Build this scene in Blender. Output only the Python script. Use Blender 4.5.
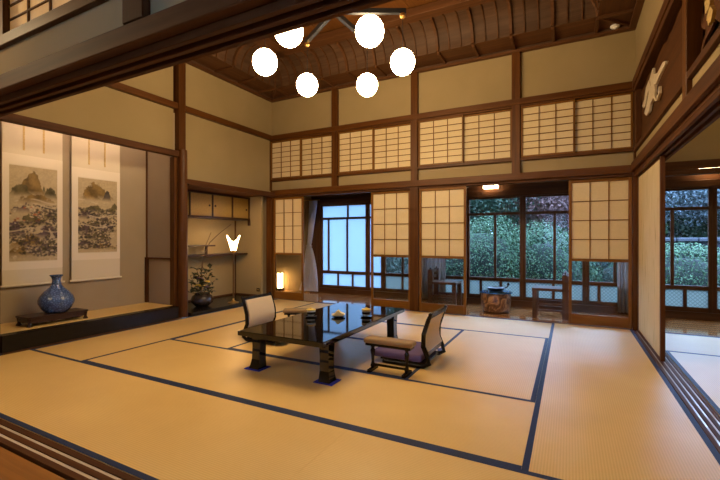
import bpy, bmesh, math, random
from mathutils import Vector, Matrix
random.seed(7)
C = bpy.context.scene.collection
S = bpy.context.scene
for o in list(bpy.data.objects): bpy.data.objects.remove(o)

# ---------------------------------------------------------------- camera, sky, exposure
YAW = math.radians(27.52)
cam = bpy.data.cameras.new('camera'); cam.sensor_width = 36; cam.lens = 402 / 720 * 36
cam.shift_y = -0.8 / 720; cam.clip_start = .02; cam.clip_end = 200
co = bpy.data.objects.new('camera', cam); C.objects.link(co)
co.location = (0, 0, 1.05); co.rotation_euler = (math.pi / 2, 0, YAW)
S.camera = co
W = bpy.data.worlds.new('dusk_sky'); S.world = W; W.use_nodes = True
_bg = W.node_tree.nodes['Background']; _bg.inputs[0].default_value = (.36, .58, 1.0, 1); _bg.inputs[1].default_value = 6.3
S.view_settings.view_transform = 'Standard'; S.view_settings.look = 'None'
S.view_settings.exposure = 1.75; S.view_settings.gamma = 1; S.view_settings.use_curve_mapping = False
GLOBE_L = 23.0; TOKO_L = 26.0

# ---------------------------------------------------------------- materials
M = {}
class NT:
    def __init__(s, name):
        m = bpy.data.materials.new(name); m.use_nodes = True; s.m = m; s.t = m.node_tree
        s.b = s.t.nodes['Principled BSDF']; s.out = s.t.nodes['Material Output']
    def n(s, typ, **kw):
        nd = s.t.nodes.new(typ)
        for k, v in kw.items():
            if k.startswith('i_'):
                key = k[2:]; key = int(key) if key.isdigit() else key.replace('_', ' ')
                nd.inputs[key].default_value = v
            else: setattr(nd, k, v)
        return nd
    def l(s, a, b): s.t.links.new(a, b)
    def mapping(s, scale, kind='pos'):
        if kind == 'pos': src = s.n('ShaderNodeNewGeometry').outputs['Position']
        else: src = s.n('ShaderNodeTexCoord').outputs['Object']
        mp = s.n('ShaderNodeMapping'); mp.inputs['Scale'].default_value = scale
        s.l(src, mp.inputs['Vector']); return mp.outputs[0]
    def ramp(s, fac, cols):
        r = s.n('ShaderNodeValToRGB'); e = r.color_ramp.elements
        while len(e) < len(cols): e.new(.5)
        for k, (p, c) in enumerate(cols): e[k].position = p; e[k].color = (*c, 1)
        s.l(fac, r.inputs[0]); return r.outputs[0]
    def bump(s, h, strength=.2, dist=.01):
        b = s.n('ShaderNodeBump'); b.inputs['Strength'].default_value = strength; b.inputs['Distance'].default_value = dist
        s.l(h, b.inputs['Height']); s.l(b.outputs[0], s.b.inputs['Normal'])
    def set(s, col=None, rough=.5, metal=0, spec=.5, coat=0):
        if col is not None: s.b.inputs['Base Color'].default_value = (*col, 1)
        s.b.inputs['Roughness'].default_value = rough; s.b.inputs['Metallic'].default_value = metal
        s.b.inputs['Specular IOR Level'].default_value = spec; s.b.inputs['Coat Weight'].default_value = coat

def plain(name, col, rough=.5, metal=0, spec=.5, coat=0, noise=0, nscale=40):
    t = NT(name); t.set(col, rough, metal, spec, coat)
    if noise:
        nz = t.n('ShaderNodeTexNoise', i_Scale=nscale, i_Detail=4.0); t.l(t.mapping((1, 1, 1)), nz.inputs['Vector'])
        t.l(t.ramp(nz.outputs[0], [(.3, tuple(c * (1 - noise) for c in col)), (.7, tuple(min(1, c * (1 + noise)) for c in col))]), t.b.inputs['Base Color'])
        t.bump(nz.outputs[0], .15, .004)
    M[name] = t.m; return t.m

def wood(name, dark, light, rough=.45, coat=0, grain=1.0, bump=.12):
    for ax in 'xyz':
        t = NT(name + '_' + ax); t.set(None, rough, 0, .22, coat)
        sc = [22 * grain] * 3; sc['xyz'.index(ax)] = 1.1
        v = t.mapping(tuple(sc))
        oi = t.n('ShaderNodeObjectInfo'); ad = t.n('ShaderNodeVectorMath', operation='ADD')
        cm = t.n('ShaderNodeVectorMath', operation='SCALE'); cm.inputs['Scale'].default_value = 37.0
        cx = t.n('ShaderNodeCombineXYZ'); t.l(oi.outputs['Random'], cx.inputs[0]); t.l(oi.outputs['Random'], cx.inputs[1])
        t.l(cx.outputs[0], cm.inputs[0]); t.l(v, ad.inputs[0]); t.l(cm.outputs[0], ad.inputs[1])
        nz = t.n('ShaderNodeTexNoise', i_Scale=1.0, i_Detail=5.0, i_Roughness=.62, i_Distortion=.5); t.l(ad.outputs[0], nz.inputs['Vector'])
        col = t.ramp(nz.outputs[0], [(.28, dark), (.52, tuple((a + b) / 2 for a, b in zip(dark, light))), (.75, light)])
        hs = t.n('ShaderNodeHueSaturation'); mr = t.n('ShaderNodeMapRange', i_3=.86, i_4=1.14)
        t.l(oi.outputs['Random'], mr.inputs[0]); t.l(mr.outputs[0], hs.inputs['Value']); t.l(col, hs.inputs['Color'])
        t.l(hs.outputs[0], t.b.inputs['Base Color']); bump and t.bump(nz.outputs[0], bump, .003)
        M[name + '_' + ax] = t.m

wood('post', (.056, .017, .0025), (.125, .044, .0075), .45)
wood('beam', (.046, .014, .0035), (.11, .038, .0095), .65)
wood('sash', (.125, .046, .005), (.235, .098, .013), .45)
wood('out', (.055, .022, .009), (.125, .053, .022), .5)
wood('deck', (.40, .18, .06), (.52, .26, .095), .12, .6, 1.0, 0)
wood('corr', (.20, .075, .014), (.38, .155, .03), .3, .2)
wood('sill', (.48, .40, .33), (.68, .60, .52), .18, .6, 1.0, 0)
wood('cov', (.055, .027, .014), (.11, .058, .032), .6)
wood('rib', (.062, .024, .008), (.125, .05, .018), .55)
wood('ceil', (.10, .035, .007), (.16, .06, .013), .5)
wood('stand', (.020, .008, .005), (.055, .022, .011), .38, .1)
wood('chairw', (.05, .022, .012), (.12, .052, .025), .35, .2)

def plaster(name, a, b):
    t = NT(name); t.set(None, .9, 0, .15)
    n1 = t.n('ShaderNodeTexNoise', i_Scale=2.2, i_Detail=3.0); n2 = t.n('ShaderNodeTexNoise', i_Scale=260.0, i_Detail=2.0)
    p = t.mapping((1, 1, 1)); t.l(p, n1.inputs[0]); t.l(p, n2.inputs[0])
    t.l(t.ramp(n1.outputs[0], [(.3, a), (.7, b)]), t.b.inputs['Base Color']); t.bump(n2.outputs[0], .25, .003); M[name] = t.m
plaster('plaster', (.312, .237, .122), (.342, .258, .139))
plaster('plaster_toko', (.33, .26, .175), (.36, .285, .195))
plaster('plaster_white', (.55, .50, .42), (.6, .55, .47))

def tatami(name, ax):
    t = NT(name); t.set(None, .36, 0, .6)
    p = t.mapping((1, 1, 1))
    wv = t.n('ShaderNodeTexWave', wave_type='BANDS', bands_direction=ax, i_Scale=24.0, i_Distortion=.3, i_Detail=1.0)
    t.l(p, wv.inputs['Vector'])
    sc = (30, 400, 1) if ax == 'X' else (400, 30, 1)
    nz = t.n('ShaderNodeTexNoise', i_Scale=1.0, i_Detail=3.0); t.l(t.mapping(sc), nz.inputs['Vector'])
    nb = t.n('ShaderNodeTexNoise', i_Scale=1.6, i_Detail=3.0); t.l(p, nb.inputs['Vector'])
    mx = t.n('ShaderNodeMix', data_type='FLOAT', i_0=.45); t.l(wv.outputs['Fac'], mx.inputs[2]); t.l(nz.outputs[0], mx.inputs[3])
    c1 = t.ramp(mx.outputs[0], [(.1, (.70, .465, .155)), (.9, (.84, .59, .24))])
    c2 = t.ramp(nb.outputs[0], [(.3, (.90, .86, .80)), (.7, (1, 1, 1))])
    ml = t.n('ShaderNodeMix', data_type='RGBA', blend_type='MULTIPLY', i_0=1.0); t.l(c1, ml.inputs[6]); t.l(c2, ml.inputs[7])
    t.l(ml.outputs[2], t.b.inputs['Base Color']); t.bump(mx.outputs[0], .12, .003); M[name] = t.m
tatami('tatami_y', 'X'); tatami('tatami_x', 'Y')

def cloth(name, col, scale=350, rough=.85, var=.25):
    t = NT(name); t.set(None, rough, 0, .25)
    p = t.mapping((1, 1, 1), 'obj'); nz = t.n('ShaderNodeTexNoise', i_Scale=float(scale), i_Detail=2.0); t.l(p, nz.inputs[0])
    t.l(t.ramp(nz.outputs[0], [(.3, tuple(c * (1 - var) for c in col)), (.7, col)]), t.b.inputs['Base Color']); t.bump(nz.outputs[0], .3, .003); M[name] = t.m
cloth('border', (.018, .034, .105), 300, .55)
cloth('beige_cloth', (.70, .55, .36), 300)
cloth('arm_cloth', (.34, .22, .10), 260, .45)
cloth('purple_cloth', (.13, .085, .17), 200)
cloth('silk', (.66, .58, .45), 500, .7, .08)
cloth('silk_pale', (.74, .66, .55), 500, .7, .06)
plain('lacquer', (.005, .0045, .0045), .045, 0, .6)
plain('lacquer_satin', (.008, .006, .0055), .25, 0, .25)
plain('felt_blue', (.012, .018, .36), .9)
plain('black_metal', (.02, .02, .023), .35, .6)
plain('brass', (.75, .48, .15), .28, 1)
plain('gold_door', (.27, .168, .034), .38, .15, .5, 0, .10, 60)
plain('dark_pull', (.03, .015, .01), .4, .5)
plain('white_plastic', (.75, .73, .7), .4)
plain('iron', (.012, .013, .016), .35, .4)
plain('ceramic_black', (.01, .009, .01), .15)
plain('ceramic_cream', (.62, .55, .43), .25)
plain('yellow_lid', (.72, .50, .10), .4)
plain('leaf_dark', (.05, .055, .02), .55); plain('petal_yellow', (.85, .55, .03), .5); plain('petal_purple', (.10, .05, .09), .5)
plain('twig', (.13, .075, .035), .7); plain('berry', (.45, .34, .17), .5)
plain('pot_glaze', (.035, .026, .028), .22, 0, .6, .3, .3, 25)
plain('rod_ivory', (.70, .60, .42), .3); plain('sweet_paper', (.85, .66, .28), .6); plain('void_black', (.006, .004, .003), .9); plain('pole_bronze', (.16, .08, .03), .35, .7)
plain('gold_carve', (.52, .36, .14), .55, 0, .4, 0, .2, 50)
plain('crane_white', (.62, .52, .38), .6, 0, .3, 0, .12, 80)
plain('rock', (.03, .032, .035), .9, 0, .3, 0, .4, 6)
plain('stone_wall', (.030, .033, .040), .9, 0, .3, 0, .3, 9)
plain('bark', (.045, .035, .03), .9, 0, .3, 0, .4, 20)
plain('tile_roof', (.035, .038, .047), .6, 0, .4, 0, .2, 14)
plain('ground_grass', (.025, .05, .015), .95, 0, .2, 0, .5, 7)
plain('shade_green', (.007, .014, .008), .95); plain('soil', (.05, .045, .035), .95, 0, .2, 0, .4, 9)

def paper(name, col, tr=.35):
    t = NT(name); d = t.n('ShaderNodeBsdfDiffuse'); r = t.n('ShaderNodeBsdfTranslucent'); mx = t.n('ShaderNodeMixShader', i_0=tr)
    nz = t.n('ShaderNodeTexNoise', i_Scale=60.0, i_Detail=4.0); t.l(t.mapping((1, 1, 1)), nz.inputs[0])
    c = t.ramp(nz.outputs[0], [(.3, tuple(x * .95 for x in col)), (.7, col)])
    t.l(c, d.inputs[0]); t.l(c, r.inputs[0]); t.l(d.outputs[0], mx.inputs[1]); t.l(r.outputs[0], mx.inputs[2]); t.l(mx.outputs[0], t.out.inputs[0]); M[name] = t.m
paper('paper', (.74, .60, .365), .10); paper('paper_thin', (.86, .72, .48), .45); paper('curtain_white', (.93, .92, .96), .55); paper('curtain_beige', (.46, .37, .32), .45)

def glass(name, tint, gloss=1.0):
    t = NT(name); tr = t.n('ShaderNodeBsdfTransparent'); tr.inputs[0].default_value = (*tint, 1)
    g = t.n('ShaderNodeBsdfGlossy'); g.inputs['Roughness'].default_value = .01; fr = t.n('ShaderNodeFresnel', i_0=1.45)
    mx = t.n('ShaderNodeMixShader'); ml = t.n('ShaderNodeMath', operation='MULTIPLY', i_1=gloss)
    t.l(fr.outputs[0], ml.inputs[0]); t.l(ml.outputs[0], mx.inputs[0]); t.l(tr.outputs[0], mx.inputs[1]); t.l(g.outputs[0], mx.inputs[2]); t.l(mx.outputs[0], t.out.inputs[0]); M[name] = t.m
glass('glass', (.95, .96, .96), .4)

def frosted(name, col, diamond=False):
    t = NT(name); r = t.n('ShaderNodeBsdfTranslucent'); g = t.n('ShaderNodeBsdfGlossy'); g.inputs['Roughness'].default_value = .3
    mx = t.n('ShaderNodeMixShader', i_0=.06); r.inputs[0].default_value = (*col, 1)
    if diamond:
        v = t.mapping((1, 1, 1)); ws = []
        for s in (1, -1):
            mp = t.n('ShaderNodeMapping'); mp.inputs['Rotation'].default_value = (0, s * math.radians(45), 0); t.l(v, mp.inputs[0])
            wv = t.n('ShaderNodeTexWave', wave_type='BANDS', bands_direction='X', i_Scale=9.0); t.l(mp.outputs[0], wv.inputs[0]); ws.append(wv.outputs['Fac'])
        mm = t.n('ShaderNodeMath', operation='MAXIMUM'); t.l(ws[0], mm.inputs[0]); t.l(ws[1], mm.inputs[1])
        t.l(t.ramp(mm.outputs[0], [(.75, col), (.97, tuple(c * .6 for c in col))]), r.inputs[0])
    t.l(r.outputs[0], mx.inputs[1]); t.l(g.outputs[0], mx.inputs[2]); t.l(mx.outputs[0], t.out.inputs[0]); M[name] = t.m
frosted('frost_bright', (.80, .80, .80)); frosted('frost', (.43, .48, .51)); frosted('frost_diamond', (.33, .36, .33), True)

def emit(name, col, strength):
    t = NT(name); t.b.inputs['Base Color'].default_value = (.8, .75, .65, 1)
    t.b.inputs['Emission Color'].default_value = (*col, 1); t.b.inputs['Emission Strength'].default_value = strength; M[name] = t.m
WARM = (1, .73, .40)
emit('globe', WARM, GLOBE_L); emit('tube', (1, .68, .44), TOKO_L); emit('shade', (1, .66, .34), 7.0); emit('andon', (1, .60, .24), 7.0); emit('fixture', (1, .66, .33), 9.0); emit('fill_pendant_side', (1, .70, .30), 24.0); emit('pendant_corr', WARM, 30.0)

def foliage(name, cols):
    t = NT(name); t.set(None, .6, 0, .3); nz = t.n('ShaderNodeTexNoise', i_Scale=9.0, i_Detail=3.0); t.l(t.mapping((1, 1, 1)), nz.inputs[0])
    wn = t.n('ShaderNodeTexWhiteNoise', noise_dimensions='3D'); sn = t.n('ShaderNodeVectorMath', operation='SNAP'); sn.inputs[1].default_value = (.05, .05, .05)
    t.l(t.mapping((1, 1, 1)), sn.inputs[0]); t.l(sn.outputs[0], wn.inputs[0])
    mx = t.n('ShaderNodeMix', data_type='FLOAT', i_0=.5); t.l(nz.outputs[0], mx.inputs[2]); t.l(wn.outputs[0], mx.inputs[3])
    t.l(t.ramp(mx.outputs[0], [(.2, cols[0]), (.5, cols[1]), (.85, cols[2])]), t.b.inputs['Base Color']); M[name] = t.m
foliage('fol_green', [(0.019, 0.053, 0.022), (0.04, 0.099, 0.037), (0.081, 0.161, 0.062)])
foliage('fol_dark', [(0.009, 0.025, 0.015), (0.02, 0.045, 0.025), (0.045, 0.08, 0.045)])
foliage('fol_pink', [(0.05, 0.035, 0.03), (0.14, 0.065, 0.06), (0.21, 0.13, 0.12)])
foliage('fol_pale', [(0.05, 0.075, 0.075), (0.11, 0.14, 0.15), (0.2, 0.23, 0.26)])

# vase glaze: raised scales on blue
t = NT('vase_blue'); t.set(None, .22, 0, .6, .4)
v = t.mapping((1, 1, 1.25), 'obj'); vo = t.n('ShaderNodeTexVoronoi', feature='DISTANCE_TO_EDGE', i_Scale=38.0); t.l(v, vo.inputs['Vector'])
t.l(t.ramp(vo.outputs[0], [(.0, (.015, .035, .12)), (.12, (.035, .085, .26)), (.45, (.10, .19, .42))]), t.b.inputs['Base Color']); t.bump(vo.outputs[0], .6, .01); M['vase_blue'] = t.m
t = NT('burl'); t.set(None, .3, 0, .5, .3); v = t.mapping((1, 1, 1), 'obj')
nz = t.n('ShaderNodeTexNoise', i_Scale=9.0, i_Detail=6.0, i_Distortion=2.2); t.l(v, nz.inputs[0])
t.l(t.ramp(nz.outputs[0], [(.35, (.06, .022, .008)), (.5, (.20, .085, .03)), (.62, (.42, .22, .09))]), t.b.inputs['Base Color']); t.bump(nz.outputs[0], .7, .02); M['burl'] = t.m
t = NT('fusuma_paper'); t.set(None, .8, 0, .2); v = t.mapping((1, 14, 2.2)); nz = t.n('ShaderNodeTexNoise', i_Scale=1.4, i_Detail=4.0); t.l(v, nz.inputs[0])
t.l(t.ramp(nz.outputs[0], [(.26, (.36, .27, .13)), (.40, (.60, .48, .29)), (.8, (.66, .54, .34))]), t.b.inputs['Base Color']); M['fusuma_paper'] = t.m
t = NT('painting'); t.set(None, .8, 0, .2); at = t.n('ShaderNodeVertexColor'); at.layer_name = 'paint'; t.l(at.outputs[0], t.b.inputs['Base Color']); M['painting'] = t.m
t = NT('glass_blue_top'); t.set((.05, .14, .30), .04, 0, .7); M['glass_blue_top'] = t.m

# ---------------------------------------------------------------- builders
def link(name, mesh, parent=None, loc=(0, 0, 0), rot=(0, 0, 0)):
    o = bpy.data.objects.new(name, mesh); C.objects.link(o); o.location = loc; o.rotation_euler = rot
    if parent: o.parent = parent
    return o
def tag(o, label, cat=None, group=None, kind=None):
    o['label'] = label
    if cat: o['category'] = cat
    if group: o['group'] = group
    if kind: o['kind'] = kind
    return o
def thing(name, label, cat, loc=(0, 0, 0), rotz=0, group=None, kind=None):
    o = bpy.data.objects.new(name, None); C.objects.link(o); o.location = loc; o.rotation_euler = (0, 0, rotz); o.empty_display_size = .1
    return tag(o, label, cat, group, kind)
def struct(name, label, cat): return thing(name, label, cat, kind='structure')
_bc = {}
def mat_ax(mat, d):
    if mat + '_x' in M and mat not in M: return M[mat + '_' + 'xyz'[max(range(3), key=lambda i: d[i])]]
    return M[mat]
def box_mesh(d, mat, bev):
    key = (round(d[0], 4), round(d[1], 4), round(d[2], 4), mat, bev)
    if key in _bc: return _bc[key]
    bm = bmesh.new(); bmesh.ops.create_cube(bm, size=1); bmesh.ops.scale(bm, vec=d, verts=bm.verts)
    if bev: bmesh.ops.bevel(bm, geom=list(bm.edges), offset=min(bev, min(d) * .3), segments=1, affect='EDGES')
    me = bpy.data.meshes.new('box'); bm.to_mesh(me); bm.free(); me.materials.append(mat_ax(mat, d)); _bc[key] = me; return me
def box(name, x0, x1, y0, y1, z0, z1, mat, parent=None, bev=.003, rot=(0, 0, 0)):
    d = (abs(x1 - x0), abs(y1 - y0), abs(z1 - z0))
    off = parent_off(parent)
    return link(name, box_mesh(d, mat, bev), parent, ((x0 + x1) / 2 - off[0], (y0 + y1) / 2 - off[1], (z0 + z1) / 2 - off[2]), rot)
def parent_off(p):   # mesh parts of structure carry their own location; sub-parts are given in world coordinates
    off = Vector((0, 0, 0))
    while p and p.get('_w', 0): off += p.location; p = p.parent
    return off
def wbox(*a, **k):
    o = box(*a, **k); o['_w'] = 1; return o
def mesh(name, bm, mat, parent=None, loc=(0, 0, 0), rot=(0, 0, 0), smooth=False):
    me = bpy.data.meshes.new(name); bmesh.ops.recalc_face_normals(bm, faces=bm.faces); bm.to_mesh(me); bm.free()
    me.materials.append(M[mat])
    if smooth:
        for p in me.polygons: p.use_smooth = True
        me.set_sharp_from_angle(angle=math.radians(42))
    return link(name, me, parent, loc, rot)
def a_box(bm, x0, x1, y0, y1, z0, z1, mx=None):
    r = bmesh.ops.create_cube(bm, size=1); vs = r['verts']
    bmesh.ops.scale(bm, vec=(x1 - x0, y1 - y0, z1 - z0), verts=vs); bmesh.ops.translate(bm, vec=((x0 + x1) / 2, (y0 + y1) / 2, (z0 + z1) / 2), verts=vs)
    if mx: bmesh.ops.transform(bm, matrix=mx, verts=vs)
    return vs
def lathe(prof, seg=28, cap=True):
    bm = bmesh.new(); rings = []
    for r, z in prof: rings.append([bm.verts.new((r * math.cos(2 * math.pi * k / seg), r * math.sin(2 * math.pi * k / seg), z)) for k in range(seg)])
    for a, b in zip(rings, rings[1:]):
        for k in range(seg): bm.faces.new((a[k], a[(k + 1) % seg], b[(k + 1) % seg], b[k]))
    if cap: bm.faces.new(rings[0][::-1]); bm.faces.new(rings[-1])
    return bm
def a_tube(bm, pts, rad, seg=8):
    pts = [Vector(p) for p in pts]; rads = rad if isinstance(rad, (list, tuple)) else [rad] * len(pts); rings = []; up = Vector((.13, .21, .97))
    for i, p in enumerate(pts):
        d = (pts[min(i + 1, len(pts) - 1)] - pts[max(i - 1, 0)]).normalized(); a = d.cross(up)
        if a.length < .05: a = d.cross(Vector((1, 0, 0)))
        a.normalize(); b = d.cross(a)
        rings.append([bm.verts.new(p + (a * math.cos(2 * math.pi * k / seg) + b * math.sin(2 * math.pi * k / seg)) * rads[i]) for k in range(seg)])
    for r0, r1 in zip(rings, rings[1:]):
        for k in range(seg): bm.faces.new((r0[k], r0[(k + 1) % seg], r1[(k + 1) % seg], r1[k]))
    bm.faces.new(rings[0][::-1]); bm.faces.new(rings[-1]); return bm
def tube(pts, rad, seg=8): return a_tube(bmesh.new(), pts, rad, seg)
def prism(poly, t, axis='x'):
    """extrude a polygon given in (a,b) by thickness t; axis x -> (t,a,b)"""
    bm = bmesh.new()
    f = {'x': lambda a, b, c: (c, a, b), 'y': lambda a, b, c: (a, c, b), 'z': lambda a, b, c: (a, b, c)}[axis]
    v0 = [bm.verts.new(f(a, b, -t / 2)) for a, b in poly]; v1 = [bm.verts.new(f(a, b, t / 2)) for a, b in poly]
    bm.faces.new(v0[::-1]); bm.faces.new(v1); n = len(poly)
    for k in range(n): bm.faces.new((v0[k], v0[(k + 1) % n], v1[(k + 1) % n], v1[k]))
    bmesh.ops.triangulate(bm, faces=[x for x in bm.faces if len(x.verts) > 4]); return bm
def soft(bm, off=.012, seg=3):
    bmesh.ops.bevel(bm, geom=list(bm.edges), offset=off, segments=seg, affect='EDGES', profile=.6); return bm

# ================================================================ SETTING
TX = [-4.55, -3.71, -2.89, -1.105, -.195, .65]; TY = [1.12, 1.965, 2.84, 4.67, 5.585]
floor = struct('floor', 'pale gold woven straw mat floor of the main room with blue cloth edges', 'floor')
wbox('floor_base', -4.6, .66, 1.11, 5.59, -.14, -.052, 'soil', floor, bev=0)
def mat(x0, x1, y0, y1, par, edges=True):
    alongx = (x1 - x0) > (y1 - y0); g = .0005
    m = wbox('tatami_mat', x0 + g, x1 - g, y0 + g, y1 - g, -.05, 0, 'tatami_x' if alongx else 'tatami_y', par, bev=0)
    b = .031
    if alongx:
        box('cloth_border', x0 + g, x1 - g, y0 + g, y0 + b, -.001, .0012, 'border', m, bev=0); box('cloth_border', x0 + g, x1 - g, y1 - b, y1 - g, -.001, .0012, 'border', m, bev=0)
    else:
        box('cloth_border', x0 + g, x0 + b, y0 + g, y1 - g, -.001, .0012, 'border', m, bev=0); box('cloth_border', x1 - b, x1 - g, y0 + g, y1 - g, -.001, .0012, 'border', m, bev=0)
w3 = (TX[5] - TX[0]) / 3
for k in range(3): mat(TX[0] + k * w3, TX[0] + (k + 1) * w3, TY[0], TY[1], floor)
ym = (TY[1] + TY[4]) / 2
for a, b in ((TX[0], TX[1]), (TX[4], TX[5])):
    mat(a, b, TY[1], ym, floor); mat(a, b, ym, TY[4], floor)
xm = (TX[1] + TX[4]) / 2
for a, b in ((TY[1], TY[2]), (TY[3], TY[4])):
    mat(TX[1], xm, a, b, floor); mat(xm, TX[4], a, b, floor)
mat(TX[1], TX[2], TY[2], TY[3], floor); mat(TX[3], TX[4], TY[2], TY[3], floor)
y3 = (TY[2] + TY[3]) / 2
mat(TX[2], TX[3], TY[2], y3, floor); mat(TX[2], TX[3], y3, TY[3], floor)

# thresholds with grooves: long rails side by side on a base
def threshold(name, label, x0, x1, y0, y1, axis, z=0.0, tones=('beam', 'sill', 'beam', 'sill', 'beam')):
    o = struct(name, label, 'sill')
    wbox('sill_base', x0, x1, y0, y1, -.12, z - .012, 'beam', o, bev=0)
    n = len(tones); ws = [1.6 if q == 'beam' else 1.0 for q in tones]; tot = sum(ws); p = 0
    for q, w in zip(tones, ws):
        a, b = p / tot, (p + w) / tot; p += w; dz = 0 if q == 'beam' else -.005
        if axis == 'x': box('sill_rail' if q == 'beam' else 'sliding_groove', x0, x1, y0 + (y1 - y0) * a, y0 + (y1 - y0) * b, z - .012, z + dz, q, o, bev=.001)
        else: box('sill_rail' if q == 'beam' else 'sliding_groove', x0 + (x1 - x0) * a, x0 + (x1 - x0) * b, y0, y1, z - .012, z + dz, q, o, bev=.001)
    return o
threshold('trim_1', 'dark wooden threshold with two pale sliding grooves in front of the boarded floor', -4.6, .79, .985, 1.115, 'x')
threshold('trim_2', 'wooden threshold with shiny sliding grooves under the white sliding panel', .655, .79, 1.12, 5.585, 'y', tones=('beam', 'sill', 'beam', 'sill', 'beam', 'sill', 'beam'))
threshold('trim_3', 'brown wooden threshold below the paper screens along the veranda', -4.75, 4.2, 5.588, 5.70, 'x', z=-.004, tones=('sash', 'sash', 'beam', 'sash', 'sash'))

floor_c = struct('floor_corridor', 'orange brown wooden boards outside the front threshold', 'floor')
for k in range(12): box('floor_board', -4.6, 2.2, .98 - (k + 1) * .2265, .98 - k * .2265 - .003, -.06, -.012, 'corr', floor_c, bev=.002)
floor_v = struct('floor_veranda', 'polished brown veranda boards between the paper screens and the glass', 'floor')
for k in range(8): box('floor_board', -6.0, 4.2, 5.703 + k * .14, 5.703 + (k + 1) * .14 - .003, -.06, -.012, 'deck', floor_v, bev=.002)
floor_s = struct('floor_side_room', 'straw mat floor of the side room beyond the sliding track', 'floor')
wbox('floor_base', .795, 4.2, 1.11, 5.59, -.14, -.052, 'soil', floor_s, bev=0)
sx = .795
for k in range(2):
    mat(sx + k * 1.7, sx + (k + 1) * 1.7, 4.67, 5.585, floor_s)
for k in range(4): mat(sx + k * .85, sx + (k + 1) * .85, 2.9, 4.67, floor_s); mat(sx + k * .85, sx + (k + 1) * .85, 1.13, 2.9, floor_s)

# heights shared by the walls
ZK, ZN0, ZN1, ZR0, ZR1, ZB0, ZB1, ZC = 1.785, 1.82, 1.91, 2.075, 2.10, 2.80, 2.88, 3.49
XL, XR, YB = -4.72, .684, 5.65

# ---- back wall
wb = struct('wall_back', 'tan plaster wall with brown posts above the paper screens', 'wall')
bx_ = [XL - .02, -3.385, -2.02, -.62, XR + .06]
for k in range(4):
    a, b = bx_[k] + (.05 if k else 0), bx_[k + 1] - (.05 if k < 3 else 0)
    box('plaster_panel', a, b, YB, YB + .05, ZB1, ZC + .08, 'plaster', wb, bev=0)
    box('plaster_panel', a, b, YB, YB + .05, ZN1, ZR0, 'plaster', wb, bev=0)
    box('transom_sill', a, b, 5.60, 5.71, ZR0, ZR1 + .012, 'post', wb)
    box('transom_head', a, b, 5.605, 5.71, 2.775, ZB0, 'post', wb)
for x in bx_[1:4]:
    box('post', x - .052, x + .052, 5.588, 5.70, ZN1 + .001, ZC + .04, 'post', wb)
box('post', -2.02 - .065, -2.02 + .065, 5.588, 5.70, -.004, ZN0, 'post', wb)
box('corner_post', -4.80, -4.685, 5.588, 5.70, -.004, ZN0, 'post', wb)
box('corner_post', -4.80, -4.715, 5.588, 5.70, ZN1, ZB0, 'post', wb)
box('corner_post', .652, .76, 5.588, 5.70, -.004, ZN0, 'post', wb)
box('corner_post', .664, .76, 5.588, 5.70, ZN1, ZB0, 'post', wb)
box('tie_beam', XL - .05, XR + .03, 5.578, 5.70, ZB0, ZB1, 'post', wb)
box('head_rail', -4.68, XR + .03, 5.568, 5.60, ZN0, ZN1, 'post', wb)
box('door_head', -4.68, .652, 5.602, 5.70, ZK, ZN1 - .002, 'beam', wb)

# transom screens
def lattice(name, label, x0, x1, y, z0, z1, nc, nr, kind='window', fw=.022, mw=.009, yaxis=False, th=.026, frame='sash', pm='paper'):
    """paper lattice panel in the plane y=const"""
    o = struct(name, label, kind)
    box('stile', x0, x0 + fw, y - th / 2, y + th / 2, z0, z1, frame, o, bev=.002); box('stile', x1 - fw, x1, y - th / 2, y + th / 2, z0, z1, frame, o, bev=.002)
    box('top_rail', x0 + fw, x1 - fw, y - th / 2, y + th / 2, z1 - fw, z1, frame, o, bev=.002); box('bottom_rail', x0 + fw, x1 - fw, y - th / 2, y + th / 2, z0, z0 + fw, frame, o, bev=.002)
    grid(o, x0 + fw, x1 - fw, y, z0 + fw, z1 - fw, nc, nr, mw, frame, pm)
    return o
def grid(o, a, b, y, c, d, nc, nr, mw, frame, pm='paper'):
    pw, ph = (b - a) / nc, (d - c) / nr
    for i in range(nc):
        for j in range(nr): box('paper_pane', a + i * pw, a + (i + 1) * pw, y + .004, y + .006, c + j * ph, c + (j + 1) * ph, pm, o, bev=0)
    for i in range(1, nc): box('muntin', a + i * pw - mw / 2, a + i * pw + mw / 2, y - .008, y + .004, c, d, frame, o, bev=0)
    for j in range(1, nr): box('muntin', a, b, y - .0065, y + .003, c + j * ph - mw / 2, c + j * ph + mw / 2, frame, o, bev=0)
bayn = ['beside the tan alcove wall', 'above the open blue glass bay', 'above the two closed paper screens', 'beside the carved crane panel']
wn = 0
bayn = ['in the bay beside the alcove wall', 'in the bay next but one to the carved panel wall', 'in the bay above the veranda lamp', 'in the bay beside the carved crane panel']
bayn[1] = 'in the bay second from the alcove wall'
for k in range(4):
    a, b = bx_[k] + (.06 if k else .03), bx_[k + 1] - (.055 if k < 3 else .085)
    m = (a + b) / 2
    for q, (u, v, yy) in enumerate(((a, m + .012, 5.622), (m - .012, b, 5.655))):
        wn += 1
        lattice('window_%d' % wn, 'paper lattice transom screen %s, %s half' % (bayn[k], ('alcove-side', 'carving-side')[q]), u, v, yy, ZR1 + .014, 2.774, 3, 7)

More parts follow.
